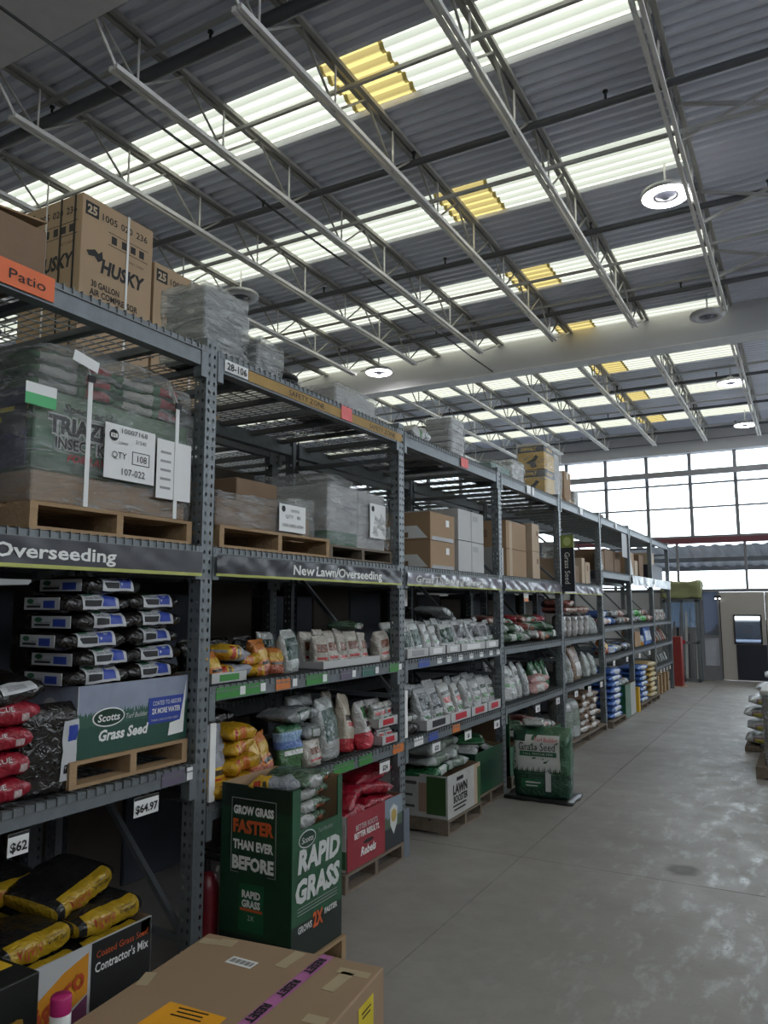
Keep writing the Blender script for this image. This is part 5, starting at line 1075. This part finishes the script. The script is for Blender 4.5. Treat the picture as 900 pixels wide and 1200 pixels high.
# --- middle shelf: trays of white pouches
zm = ztop(2, 'middle')
trs = ((5.40, 5.79, M_grey, 'wgreen'), (5.80, 6.13, M_tagw, 'wplain'), (6.15, 6.45, M_tagw, 'wgreen'), (6.47, 7.06, M_tagw, 'wdark'), (7.08, 7.43, M_tagw, 'wdark'))
for k, (a, c_, m, mk) in enumerate(trs):
    tray(2, 'middle', a, c_, zm, 0.07, m, 'white cardboard tray of pouches, %s from left, grass-picture bay middle shelf' % ORD[k], 0.30, -0.02, 0.1)
    n = max(2, round((c_ - a) / 0.165))
    for r_ in range(2):
        for i in range(n): stand(2, 'middle', mk, a + (c_ - a) * (i + 0.5) / n, (c_ - a) / n * 0.92, 0.25 + 0.03 * r_ + 0.02 * ((i + k) % 2), 0.10, -0.10 - 0.12 * r_, -0.12, 0.12 * ((i + k) % 3 - 1), zm + 0.004, ' at back' if r_ else '')
lay(2, 'middle', 'grey', 6.48, zm + 0.30, 0.44, 0.3, 0.10, -0.30, 0.2, -0.15)
t = thing('price_card', 'small white hanging price card high in the grass-picture bay middle shelf', 'card', (X0 - 0.30, 5.85, zm + 0.41)); MB().box(-0.002, 0, 0, 0.10, 0, 0.14).build('card', M_white, t); MB().bar((0, 0.05, 0.14), (0, 0.05, 0.31), 0.002, 4).build('hook', M_galv, t)
# --- lower shelf
zl = ztop(2, 'lower')
t = thing('divider_sign', 'narrow white upright divider sign at the left end of the grass-picture bay lower shelf', 'sign', (X0 - 0.01, 5.36, zl)); MB().box(-0.012, 0, -0.022, 0.022, 0, 0.36).build('panel', M_white, t); MB().box(-0.10, 0.01, -0.022, 0.022, 0, 0.004).build('foot', M_galv, t)
lay(2, 'lower', 'black', 5.53, zl, 0.26, 0.26, 0.09, -0.16, 0.1); lay(2, 'lower', 'grey', 5.55, zl + 0.09, 0.26, 0.26, 0.07, -0.2, -0.2)
for k, (a, c_, m, mk, n) in enumerate(((5.72, 6.19, M_ink, 'wdark', 2), (6.20, 6.65, M_red, 'wred', 2), (6.67, 7.07, M_red, 'wplain', 2), (7.09, 7.43, M_red, 'wplain', 2))):
    tray(2, 'lower', a, c_, zl, 0.085, m, 'white cardboard tray of pouches, %s from left, grass-picture bay lower shelf' % ORD[k], 0.36, -0.01, 0.12)
    for r_ in range(2):
        for i in range(n): stand(2, 'lower', mk, a + (c_ - a) * (i + 0.5) / n, (c_ - a) / n * 0.95, 0.33 + 0.02 * r_ - 0.02 * (i % 2), 0.13, -0.11 - 0.15 * r_, -0.13, 0.1 * ((i + k) % 3 - 1), zl + 0.004, ' at back' if r_ else '')
# --- floor: LAWN BOOSTER bin
pallet('dark wooden pallet under the grass-picture bin', -3.62, -2.66, 5.88, 6.62, 0.0, 0.115, M_woodg)
m_lf = uvmat('lawn_front', (0.40, 0.40, 0.38), [(0.80, 1.0, 0, 1.0, (0.42, 0.30, 0.22)), (0.90, 1.0, 0, 0.9, (0.04, 0.10, 0.03))], rough=0.5, bump=0)
m_ln = uvmat('lawn_side', (0.40, 0.40, 0.39), [(0.80, 0.99, 0.08, 0.96, (0.025, 0.075, 0.02)), (0.72, 0.80, 0.12, 0.80, (0.30, 0.19, 0.14)), (0.56, 0.70, 0.74, 0.82, (0.05, 0.05, 0.05)), (0.56, 0.66, 0.46, 0.52, (0.05, 0.05, 0.05)), (0.56, 0.68, 0.2, 0.26, (0.05, 0.05, 0.05))], rough=0.5, bump=0, var=0.25)
t = openbin('white bin printed with grass and a bare foot, on the floor', -3.60, -2.67, 5.90, 6.61, 0.118, 0.46, m_lf, m_ln)
text(t, 'LAWN', (0.465, -0.10, 0.215), M_ink, h=0.075, w=0.30, bold=0.006); text(t, 'BOOSTER', (0.465, -0.09, 0.135), M_ink, h=0.055, w=0.30, bold=0.003); patch(t, (0.465, -0.10, 0.29), 0.14, 0.03, M_ink, '+X', 'brand_plate'); bars(t, (0.465, -0.11, 0.065), 0.28, M_ink, 2, 0.032, 0.014)
for i, (y, z, rz, xx, mk) in enumerate(((6.10, 0.41, 0.1, -0.20, 'green'), (6.45, 0.42, -0.2, -0.2, 'clear'), (6.12, 0.50, -0.1, -0.22, 'clear'), (6.42, 0.51, 0.3, -0.22, 'clear'), (6.1, 0.59, 0.05, -0.24, 'clear'), (6.15, 0.50, 0, -0.55, 'clear'), (6.15, 0.59, 0, -0.55, 'clear'), (6.45, 0.585, -0.2, -0.3, 'clear'))):
    lay(2, 'floor', mk, y, z, 0.40, 0.32, 0.095, xx, rz, 0.05)
pallet('dark wooden pallet under the plain green bin beside the grass-picture bin', -3.55, -2.74, 6.68, 7.42, 0.0, 0.115, M_woodg)
t = openbin('plain dark green seed bin beside the grass-picture bin', -3.53, -2.75, 6.70, 7.42, 0.118, 0.50, mat('bin_green', (0.012, 0.06, 0.028), 0.45), M_dgreen); patch(t, (0.39, -0.05, 0.19), 0.36, 0.18, M_dgreen, '+X', 'printed_panel')
for i, (y, z, rz, rx) in enumerate(((6.88, 0.44, 0.2, 0.3), (7.2, 0.44, -0.2, -0.3), (7.05, 0.53, 0.5, 0.1))): lay(2, 'floor', ('wplain', 'silvergreen', 'green')[i], y, z, 0.30, 0.28, 0.08, -0.2, rz, rx)

# ================================================================== BAY 4
zs = ztop(3, 'banner')
t = carton('narrow white carton on the shelf left of the brown carton pair, fourth bay', -3.1, -2.84, 7.62, 7.80, zs, zs + 0.30, M_wbox, False)
for k, z in enumerate((0, 0.315)):
    t = carton('big brown carton, %s of two above the standing green bale' % ('lower', 'upper')[k], -3.40, -2.86, 7.95, 8.62, zs + z, zs + z + 0.31, M_kraft, False, group='cartons on the banner shelf')
    patch(t, (-0.05, -0.336, 0.17), 0.20, 0.09, M_kraftd, '-Y', 'printed_panel'); patch(t, (0.27, -0.2, 0.15), 0.10, 0.31, M_kraftl, '+X', 'tape_edge')
    t = carton('narrow tan carton, %s of two above the standing green bale' % ('lower', 'upper')[k], -3.35, -2.86, 8.86, 9.14, zs + z * 1.08, zs + z * 1.08 + 0.335, M_kraftl, False, group='cartons on the banner shelf'); patch(t, (0.245, 0.05, 0.22), 0.05, 0.06, M_kraftd, '+X', 'label')
carton('dark carton at the back of the shelf left of the hanging sign', -3.5, -3.1, 9.2, 9.6, zs, zs + 0.45, M_kraftd)
zm = ztop(3, 'middle'); random.seed(11)
for i in range(16):
    mk = ('silvergreen', 'green', 'clear', 'silvergreen', 'wplain', 'redlay')[i % 6]
    lay(3, 'middle', mk, 7.75 + (i % 8) * 0.235 + random.uniform(-.04, .04), zm + 0.01 + 0.10 * (i // 8) + random.uniform(0, .02), 0.28, 0.26, 0.10, -0.15 - 0.05 * (i // 8), random.uniform(-.8, .8), random.uniform(-.25, .25))
for i in range(6): lay(3, 'middle', ('redlay', 'silvergreen', 'red')[i % 3], 7.8 + 0.3 * i, zm + 0.21, 0.30, 0.26, 0.09, -0.30, random.uniform(-.5, .5), random.uniform(-.2, .2))
t = thing('price_card', 'small white and orange card hanging under the shelf left of the hanging sign', 'card', (X0 - 0.05, 8.35, zm + 0.46)); MB().box(-0.002, 0, 0, 0.16, 0, 0.11).build('card', M_white, t); MB().box(0, 0.001, 0, 0.16, 0.0, 0.04).build('colour_band', M_sorange, t); MB().bar((0, 0.08, 0.11), (0, 0.08, 0.16), 0.002, 4).build('hook', M_galv, t)
zl = ztop(3, 'lower')
stand(3, 'lower', 'wplain', 7.66, 0.17, 0.38, 0.13, -0.12, -0.1, 0.0)
for i in range(3): stand(3, 'lower', 'wplain', 7.86 + 0.19 * i, 0.19, 0.40 - 0.04 * (i % 2), 0.14, -0.13, -0.15, 0.2 * (i - 1), row=' in front'); stand(3, 'lower', 'wdark', 7.84 + 0.2 * i, 0.19, 0.42, 0.13, -0.29, -0.1, 0.1, row=' at back')
stand(3, 'lower', 'grey', 8.52, 0.28, 0.38, 0.14, -0.13, -0.18, 0.25)
lay(3, 'lower', 'pink', 8.85, zl, 0.36, 0.30, 0.12, -0.16, -0.3, 0.15); lay(3, 'lower', 'pink', 8.98, zl + 0.10, 0.34, 0.28, 0.10, -0.18, -0.4, 0.1)
for i in range(3): stand(3, 'lower', 'green', 9.05 + 0.22 * i, 0.22, 0.34, 0.14, -0.20, -0.1, 0.1 * i)
for i in range(3): lay(3, 'lower', 'black', 8.7 + 0.3 * i, zl + 0.2, 0.34, 0.3, 0.12, -0.42)
pallet('dark wooden pallet under the open green bin behind the seed bale', -3.55, -2.76, 7.68, 9.60, 0.0, 0.11, M_woodg)
t = openbin('tall open green bin with brown inside, behind the standing seed bale', -3.52, -2.78, 7.70, 9.58, 0.113, 0.40, M_green, M_green, M_kraft)
MB().box(-0.37, 0.37, -0.932, -0.924, 0.287, 0.615).build('raised_side', M_kraft, t); MB().box(0.30, 0.372, -0.94, -0.933, 0.0, 0.615).build('green_edge', M_green, t)
for i in range(8): lay(3, 'floor', ('wplain', 'silvergreen', 'redlay', 'pink')[i % 4], 8.35 + 0.24 * (i % 5), 0.38 + 0.09 * (i // 5), 0.30, 0.3, 0.10, -0.22 - 0.05 * (i // 5), random.uniform(-.6, .6), random.uniform(-.3, .3))
# --- the big green grass seed bale in the aisle
g = Bag('block', 0.56, 0.30, 0.645, seed=5, amp=0.012, nt=24, nth=48, n=0.36)
m_bale = uvmat('seed_bale', (0.035, 0.10, 0.052), [(0.0, 1.0, 0.0, 0.34, (0.008, 0.045, 0.026))], rough=0.28)
t = bag_thing(g, m_bale, 'big green and white Grass Seed bale standing in the aisle beside the rack', 'seed bale', (-2.355, 7.47, 0.032), (0, 0, -PI / 2 + 0.12), None, 'seed_bale')
o = g.label(t, mat('bale_panel_white', (0.50, 0.51, 0.49), 0.35), -0.94, 0.66, 0.37, 0.90, 'white_panel', 14)
g.label(o, M_dgreen, -0.93, -0.50, 0.81, 0.95, 'logo_oval', 8, 0.006); g.text(o, 'Turf Builder', M_red, -0.20, 0.58, 0.81, 0.87, off=0.008); g.text(o, 'Grass Seed', M_ink, -0.72, 0.50, 0.68, 0.79, off=0.008)
g.label(o, M_green, -0.70, 0.54, 0.595, 0.665, 'green_band', 8, 0.006); g.text(o, 'TALL FESCUE MIX', M_silver, -0.6, 0.42, 0.615, 0.648, off=0.009)
gr = MB()
for i in range(26):
    a = -0.94 + 1.6 * i / 26
    p = [g.P(0.36, g.th(a), 0.008), g.P(0.36, g.th(a + 1.6 / 26), 0.008), g.P(0.40 + 0.03 * ((i * 7) % 3), g.th(a + 0.8 / 26), 0.008)]
    n = len(gr.v); gr.v += [tuple(q) for q in p]; gr.face((n, n + 1, n + 2))
gr = gr.build('grass_blades', M_dgreen, t); gr['kind'] = 'stuff'
g.label(t, M_silver, 0.16, 0.34, 0.10, 0.38, 'white_leaf', 6, 0.009); g.label(t, M_green, -0.66, 0.08, 0.13, 0.27, 'green_panel', 6, 0.005); g.label(t, M_silver, -0.5, 0.0, 0.21, 0.23, 'fine_print', 4, 0.008); g.label(t, M_silver, -0.5, -0.1, 0.165, 0.18, 'fine_print', 4, 0.008)
blob(-2.70, -2.03, 7.27, 7.68, 0.0, 0.030, 6, 0.012, 2, 0.1, mat('black_film', (0.015, 0.015, 0.017), 0.3), 'slip_sheet', None, 8.0); tag(bpy.context.scene.objects['slip_sheet'], 'crumpled black slip sheet under the green seed bale', 'slip sheet')
lay_ = bag_thing(bag('lying', 0.30, 0.20, 0.06, 1), MP['clear'], 'small pale bag lying on top of the green seed bale', 'bag', (-2.45, 7.47, 0.68), (0, 0, 0.4), None, 'lying_bag')

# ================================================================== BAY 5
zs = ztop(4, 'banner')
for k, (y0, y1, h, m) in enumerate(((9.85, 10.15, 0.30, M_kraftl), (10.35, 10.50, 0.36, M_kraftl), (10.58, 10.70, 0.34, M_kraftl), (10.74, 11.0, 0.25, M_kraftd), (11.15, 11.32, 0.38, M_kraftl), (11.36, 11.62, 0.33, M_kraftl))):
    t = carton('tan carton, %s from left on the shelf right of the hanging sign' % ORD[k], -3.3, -2.86, y0, y1, zs, zs + h, m, False, group='cartons on the banner shelf')
    if k == 5: patch(t, (0.22, -0.02, 0.24), 0.07, 0.08, M_kraftd, '+X', 'hand_hole')
blob(-3.05, -2.84, 9.82, 10.12, zs + 0.305, zs + 0.52, 8, 0.03, 4, 0.3, M_filmh, 'film_bundle', None, 8.0); tag(bpy.context.scene.objects['film_bundle'], 'crumpled clear film bundle on the cartons behind the hanging sign', 'film bundle')
zm = ztop(4, 'middle')
for i in range(5): stand(4, 'middle', 'jug', 9.95 + 0.31 * i, 0.26, 0.30, 0.14, -0.12, 0, 0, kind='block')
for i in range(3): stand(4, 'middle', 'clear', 11.5 + 0.14 * i, 0.17, 0.28, 0.12, -0.12, -0.2, 0.4)
for i in range(7): lay(4, 'middle', 'redlay', 9.95 + 0.24 * (i % 5), zm + 0.31 + 0.085 * (i // 5), 0.34, 0.32, 0.09, -0.17, random.uniform(-.5, .5), random.uniform(-.1, .1))
zl = ztop(4, 'lower')
for i in range(2): stand(4, 'lower', 'clear', 9.97 + 0.28 * i, 0.25, 0.40, 0.17, -0.12, -0.12, 0.5)
stand(4, 'lower', 'brownlay', 10.68, 0.42, 0.46, 0.2, -0.15, -0.1, 0.1); stand(4, 'lower', 'clear', 11.2, 0.38, 0.36, 0.2, -0.14, -0.1, 0.2, row=' at right'); stand(4, 'lower', 'clear', 11.6, 0.36, 0.32, 0.2, -0.14, -0.1, 0.2, row=' at right')
pallet('dark pallet on the floor right of the seed bale', -3.6, -2.74, 9.80, 11.85, 0.0, 0.11, M_woodg)
for i in range(2): stand(4, 'floor', 'clear', 10.0 + 0.38 * i, 0.38, 0.50, 0.24, -0.13, -0.08, 0.0, z=0.112, kind='block')
for r in range(6):
    for c_ in range(2): lay(4, 'floor', 'brownlay', 10.85 + 0.5 * c_, 0.112 + 0.085 * r, 0.46, 0.38, 0.095, -0.20 - 0.03 * (r % 2), 0.15 * ((r + c_) % 3 - 1))
# ================================================================== BAYS 6-8
zs = ztop(5, 'upper')
for k, (y0, y1, h) in enumerate(((12.15, 12.75, 0.34), (12.8, 13.45, 0.38), (13.5, 14.0, 0.36))): carton('dark brown carton, %s from left on the upper shelf of the blue-stack bay' % ORD[k], -3.4, -2.9, y0, y1, zs, zs + h, M_kraftd, False, group='cartons on far shelves')
stand(5, 'upper', 'clear', 12.12, 0.2, 0.3, 0.1, -0.09, -0.1, 0)
t = thing('hanging_card', 'grey card sheet hanging from the top shelf in the blue-stack bay', 'card', (X0 - 0.02, 13.6, 2.70)); MB().box(-0.003, 0, 0, 0.42, 0, 0.42).build('sheet', M_grey, t)
o = MB(); o.v = [(0, 0, 0), (0, 0.5, 0), (0, 0.02, 0.62), (-0.01, 0, 0), (-0.01, 0.5, 0), (-0.01, 0.02, 0.62)]
for f in ((0, 1, 2), (5, 4, 3), (0, 3, 4, 1), (1, 4, 5, 2), (2, 5, 3, 0)): o.face(f)
o = o.build('triangular_panel', M_silver); o.location = (X0 - 0.05, 14.20, ztop(6, 'upper')); tag(o, 'pale triangular panel leaning on the upper shelf, second-last bay', 'panel')
for k, (y0, y1, h) in enumerate(((14.75, 15.25, 0.45), (15.3, 15.6, 0.32), (15.75, 16.2, 0.46))): carton('brown carton, %s from left on the upper shelf of the second-last bay' % ORD[k], -3.4, -2.9, y0, y1, ztop(6, 'upper'), ztop(6, 'upper') + h, (M_kraft, M_kraftl, M_kraftd)[k], False, group='cartons on far shelves')
carton('pale carton on top of the dark box, upper shelf of the end bay', -3.2, -2.82, 16.6, 17.0, ztop(7, 'upper') + 0.302, ztop(7, 'upper') + 0.55, M_kraftl, False); carton('dark navy box on the upper shelf of the end bay', -3.4, -2.85, 16.55, 18.2, ztop(7, 'upper'), ztop(7, 'upper') + 0.30, mat('navy_box', (0.02, 0.022, 0.035), 0.5), False)
for b_, y0, seq in ((5, 12.2, ('pink', 'blue', 'blue', 'black', 'grey', 'grey', 'brown')), (6, 14.45, ('grey', 'wgreen', 'grey', 'brightgreen', 'brightgreen', 'brownlay', 'redlay'))):
    zm = ztop(b_, 'middle')
    for i, mk in enumerate(seq): lay(b_, 'middle', mk, y0 + 0.26 * i, zm + 0.01, 0.30, 0.3, 0.11, -0.17, 0.4 * (i % 3 - 1), 0.1); lay(b_, 'middle', seq[(i + 1) % 7], y0 + 0.26 * i, zm + 0.125, 0.28, 0.26, 0.11, -0.22, -0.3 * (i % 3 - 1), 0.1)
zl = ztop(5, 'lower'); stand(5, 'lower', 'orange', 12.2, 0.26, 0.26, 0.14); stand(5, 'lower', 'orange', 12.42, 0.2, 0.2, 0.14)
for i in range(6): lay(5, 'lower', ('blue', 'grey', 'clear', 'black')[i % 4], 12.65 + 0.24 * i, zl, 0.3, 0.3, 0.13, -0.17, 0.4 * (i % 3 - 1))
zl = ztop(6, 'lower'); stand(6, 'lower', 'clear', 14.35, 0.26, 0.36, 0.14); carton('brown open carton on the lower shelf of the second-last bay', -3.1, -2.85, 14.8, 15.3, zl, zl + 0.28, M_kraft, False)
stand(6, 'lower', 'greyyel', 15.5, 0.2, 0.2, 0.1)
for i in range(3): stand(6, 'lower', 'blue', 15.75 + 0.2 * i, 0.22, 0.36, 0.14, -0.12, 0, 0)
for i in range(9): stand(7, 'middle', ('brown', 'wred', 'grey')[i % 3], 16.52 + 0.2 * i, 0.13, 0.24, 0.1, -0.11, -0.05, 0)
for i in range(6): stand(7, 'lower', ('grey', 'redlay', 'brownlay')[i % 3], 16.6 + 0.3 * i, 0.24, 0.3, 0.12, -0.13, -0.3, 0.4)
for i in range(6): stand(7, 'bottom', ('grey', 'clear')[i % 2], 16.6 + 0.3 * i, 0.22, 0.2, 0.12, -0.13, -0.1, 0.2)
for i in range(4): tag(bev(MB().box(X0 - 0.25, X0 - 0.02, 16.6 + 0.42 * i, 16.72 + 0.42 * i, 0.02, 0.42).build('timber_block', M_wood), 0.004), 'upright timber plank on the floor of the end bay, %s from left' % ORD[i], 'plank', 'timber planks in the end bay')
for b_, y0, mk, n in ((5, 12.25, 'blue', 8), (6, 14.55, 'blue', 7), (6, 15.5, 'gold', 7)):
    pallet('dark pallet under the %s bag stack %s' % (mk, BSH[b_]), -3.5, -2.70, y0 - 0.18, y0 + 0.78, 0.0, 0.10, M_woodg)
    for r in range(n): lay(b_, 'floor', mk, y0 + 0.28 + 0.02 * (r % 2), 0.102 + 0.095 * r, 0.72, 0.42, 0.10, -0.17, 0.06 * (r % 3 - 1))
t = openbin('green and white bin on the floor beside the tall blue bag stack', -3.4, -2.72, 13.15, 13.95, 0.02, 0.55, uvmat('far_bin', (0.03, 0.13, 0.07), [(0.5, 1, 0, 1, (0.45, 0.46, 0.44))], bump=0), M_green)
for i in range(3): lay(5, 'floor', 'clear', 13.3 + 0.22 * i, 0.50, 0.26, 0.3, 0.12, -0.2, 0.3 * i)
tag(MB().box(X0 - 0.06, X0 + 0.05, 14.18, 14.30, 0, 0.42).build('corner_post', M_yel), 'short yellow guard post at the foot of the rack, far end', 'guard post')

# ================================================================== FOREGROUND
t = thing('cardboard_box', 'large brown carton with pink RESET tape in the foreground', 'box', (-1.816, 2.107, 0.0), 0.11)
CW, CL, CH = 0.395, 0.53, 0.50
bev(MB().box(-CW, CW, -CL, CL, 0, CH).build('body', mat('kraft_foreground', (0.30, 0.20, 0.125), 0.7, var=0.10, scale=3), t), 0.006, 2)
M_rtape = mat('tape_violet_pink', (0.42, 0.14, 0.33), 0.45, var=0.05)
ptA = Vector((0.160, CL, 0)); ptB = Vector((0.105, -CL, 0)); dv = (ptB - ptA).normalized(); sv = Vector((-dv.y, dv.x, 0))
o = MB(); hw = 0.026; zt = CH + 0.0012
o.quad(*[(p.x, p.y, zt) for p in (ptA - sv * hw, ptA + sv * hw, ptB + sv * hw, ptB - sv * hw)]); o = o.build('reset_tape', M_rtape, t)
for d_ in (0.10, 0.285, 0.47, 0.655): c_ = ptA + dv * d_; text(o, 'RESET', (c_.x, c_.y, zt), M_ink, h=0.034, w=0.125, right=tuple(dv), up=tuple(sv * -1 if (dv.cross(sv)).z < 0 else sv), bold=0.002)
for x, y, w_, h, r in ((-0.34, 0.46, 0.08, 0.05, 0.15), (-0.27, 0.475, 0.07, 0.06, 0.1), (0.04, 0.445, 0.05, 0.14, -0.1), (0.31, 0.44, 0.13, 0.045, 0.0), (0.285, 0.36, 0.05, 0.15, -0.1), (-0.37, 0.11, 0.045, 0.10, 0.3), (0.33, 0.10, 0.08, 0.05, 0)): patch(t, (x, y, CH), w_, h, M_tape, '+Z', 'packing_tape', 0.0006, r)
patch(t, (-0.12, 0.353, CH), 0.12, 0.055, M_tagw, '+Z', 'barcode_label', 0.0008, -0.1); o = t.children[-1]
for i in range(14): patch(o, (-0.17 + 0.0075 * i, 0.358 - 0.00075 * i, CH + 0.001), 0.002 + 0.003 * ((i * 5) % 3) / 2, 0.03, M_ink, '+Z', 'barcode_bar', 0.0004, -0.1)
patch(t, (-0.07, -0.08, CH), 0.24, 0.17, mat('flyer_orange', (0.80, 0.36, 0.02), 0.5), '+Z', 'orange_flyer', 0.001, -0.06); o = t.children[-1]
bars(o, (-0.07, -0.035, CH + 0.002), 0.12, M_ink, 3, 0.022, 0.006, '+Z')
patch(t, (CW, 0.36, 0.36), 0.13, 0.19, mat('label_yellow', (0.62, 0.48, 0.03), 0.5), '+X', 'yellow_label', 0.001); patch(t, (CW + 0.002, 0.375, 0.31), 0.05, 0.07, M_ink, '+X', 'black_mark'); bars(t, (CW + 0.002, 0.36, 0.42), 0.08, M_ink, 2, 0.016, 0.005)
t = thing('cardboard_box', 'black tool box carton with yellow lettering at the bottom left corner', 'box', (-2.68, 1.57, 0.0))
bev(MB().box(-0.28, 0.28, -0.32, 0.31, 0, 0.60).build('body', mat('carton_black', (0.012, 0.014, 0.013), 0.45), t), 0.005, 2)
patch(t, (-0.02, -0.01, 0.6), 0.36, 0.60, M_yel, '+Z', 'yellow_panel', 0.0006); text(t, 'DEWALT', (0.02, 0.0, 0.6015), M_ink, h=0.13, w=0.58, face='+Z', bold=0.012, rot=PI / 2); text(t, 'on', (0.281, 0.17, 0.46), mat('print_bronze', (0.32, 0.18, 0.03), 0.4), h=0.10, w=0.17, bold=0.006, shear=0.2)
t = carton('low brown carton under the magenta-capped can', -2.39, -2.215, 1.50, 1.92, 0.0, 0.36, M_kraftd, False)
t = thing('spray_can', 'white spray can with a magenta cap beside the foreground carton', 'can', (-2.262, 1.86, 0.362))
MB().lathe([(0.001, 0), (0.034, 0), (0.034, 0.14), (0.030, 0.15), (0.001, 0.15)], 20).build('can', M_white, t, True); MB().lathe([(0.034, 0.145), (0.034, 0.195), (0.031, 0.20), (0.001, 0.20)], 20).build('cap', mat('cap_magenta', (0.42, 0.02, 0.14), 0.35), t, True)

# ================================================================== RIGHT EDGE AND FAR END
pallet('wooden pallet at the right photo edge under dark cartons', -0.60, 0.40, 9.36, 10.30, 0.0, 0.125, M_woodg)
t = thing('wrapped_pallet_load', 'dark wrapped carton stack on a pallet at the right photo edge', 'pallet load', (-0.05, 9.85, 0.127), group='wrapped pallet loads')
for k, z in enumerate((0, 0.25, 0.5)): bev(MB().box(-0.45, 0.44, -0.42, 0.42, z, z + 0.248).build('carton', mat('carton_charcoal', (0.10, 0.095, 0.09), 0.7), t), 0.008)
blob(-0.465, 0.45, -0.435, 0.43, 0, 0.77, 12, 0.012, 4, 0.04, M_filml, 'stretch_film', t, 6.0, True)
blob(-0.47, 0.45, -0.43, 0.43, 0.752, 0.80, 6, 0.012, 5, 0.1, mat('white_sheet', (0.6, 0.6, 0.6), 0.5), 'white_top_sheet', t, 6.0)
pallet('low pallet under the white sack stack at the right photo edge', -0.82, 0.2, 11.05, 12.1, 0.0, 0.06, M_woodg)
m_sk = uvmat('white_sack', (0.46, 0.47, 0.48), [(0.47, 0.56, 0.1, 0.5, (0.24, 0.14, 0.22)), (0.46, 0.52, 0.12, 0.3, (0.42, 0.38, 0.08))])
sk = [Bag('lying', 0.95, 0.62, 0.16, seed=k + 60, amp=0.02) for k in range(3)]
for r in range(6):
    bag_thing(sk[r % 3], m_sk, 'white sack with purple print, %s from the bottom of the right-edge stack' % ORD[r], 'sack', (-0.34 + (0.0, 0.02, 0.0, 0.05, 0.16, 0.26)[r], 11.40, 0.062 + 0.162 * r), (0, 0.0, -PI / 2 + 0.05 * (r % 2)), 'white sacks at the right edge', 'white_sack')
# red end guard and planks at the rack end
t = thing('end_guard', 'tall red steel guard board at the far end of the racks', 'guard', (X0 + 0.0, 18.95, 0)); bev(MB().box(-0.05, 0.13, -0.02, 0.30, 0, 1.14).build('board', mat('guard_red', (0.26, 0.035, 0.03), 0.5), t), 0.005); MB().box(-0.05, 0.20, -0.06, 0.34, 0, 0.015).build('foot', M_kraftl, t)
# panel storage rack against the front wall
t = thing('panel_rack', 'grey steel storage rack of glass and metal strips left of the swing doors', 'storage rack', (-3.15, 20.25, 0))
for x in (0.0, 0.40, 0.74): MB().box(x - 0.03, x + 0.03, -0.03, 0.03, 0, 2.0).build('post', M_galv, t)
for x in (0.0, 0.74): MB().box(x - 0.03, x + 0.03, 0.55, 0.61, 0, 2.0).build('post', M_galv, t)
for z in (0.05, 0.95, 1.97): MB().box(-0.03, 0.77, -0.03, 0.03, z - 0.03, z + 0.03).build('rail', M_galv, t)
MB().box(-0.05, 0.80, -0.05, 0.63, 2.0, 2.02).build('top_sheet', M_galvd, t); MB().box(0.10, 0.45, -0.045, -0.032, 0.93, 1.01).build('red_tag', M_red, t)
random.seed(3)
for i in range(11):
    x = 0.06 + 0.062 * i; MB().beam((x, 0.12 + 0.03 * (i % 4), 0.03), (x + random.uniform(-.04, .04), 0.40, 1.45 + random.uniform(-.3, .35)), random.choice((0.02, 0.035, 0.05)), 0.012).build('strip', (M_galvd, M_mull, M_silver, M_dk)[i % 4], t)
MB().box(0.05, 0.70, 0.50, 0.506, 1.45, 1.95).build('glass_sheet', M_glass, t)
blob(-3.25, -2.30, 20.25, 20.80, 2.022, 2.46, 10, 0.05, 3, 0.25, mat('olive_tarp', (0.24, 0.25, 0.12), 0.6), 'tarp_bundle', None, 3.0); tag(bpy.context.scene.objects['tarp_bundle'], 'olive-green tarp bundle on top of the panel storage rack', 'tarp bundle')
t = thing('exit_fixture', 'small black twin-head light above the swing door corner', 'light', (-2.02, 21.06, 2.03)); MB().box(-0.06, 0.10, 0, 0.05, 0, 0.07).build('housing', M_black, t)
for x in (-0.02, 0.07): MB().bar((x, -0.03, 0.0), (x, 0.01, 0.0), 0.022, 10).build('lamp_head', mat('small_lamp_lit', (1, 1, 1), 0.4, emit=(1, 1, 1, 3.0)), t)
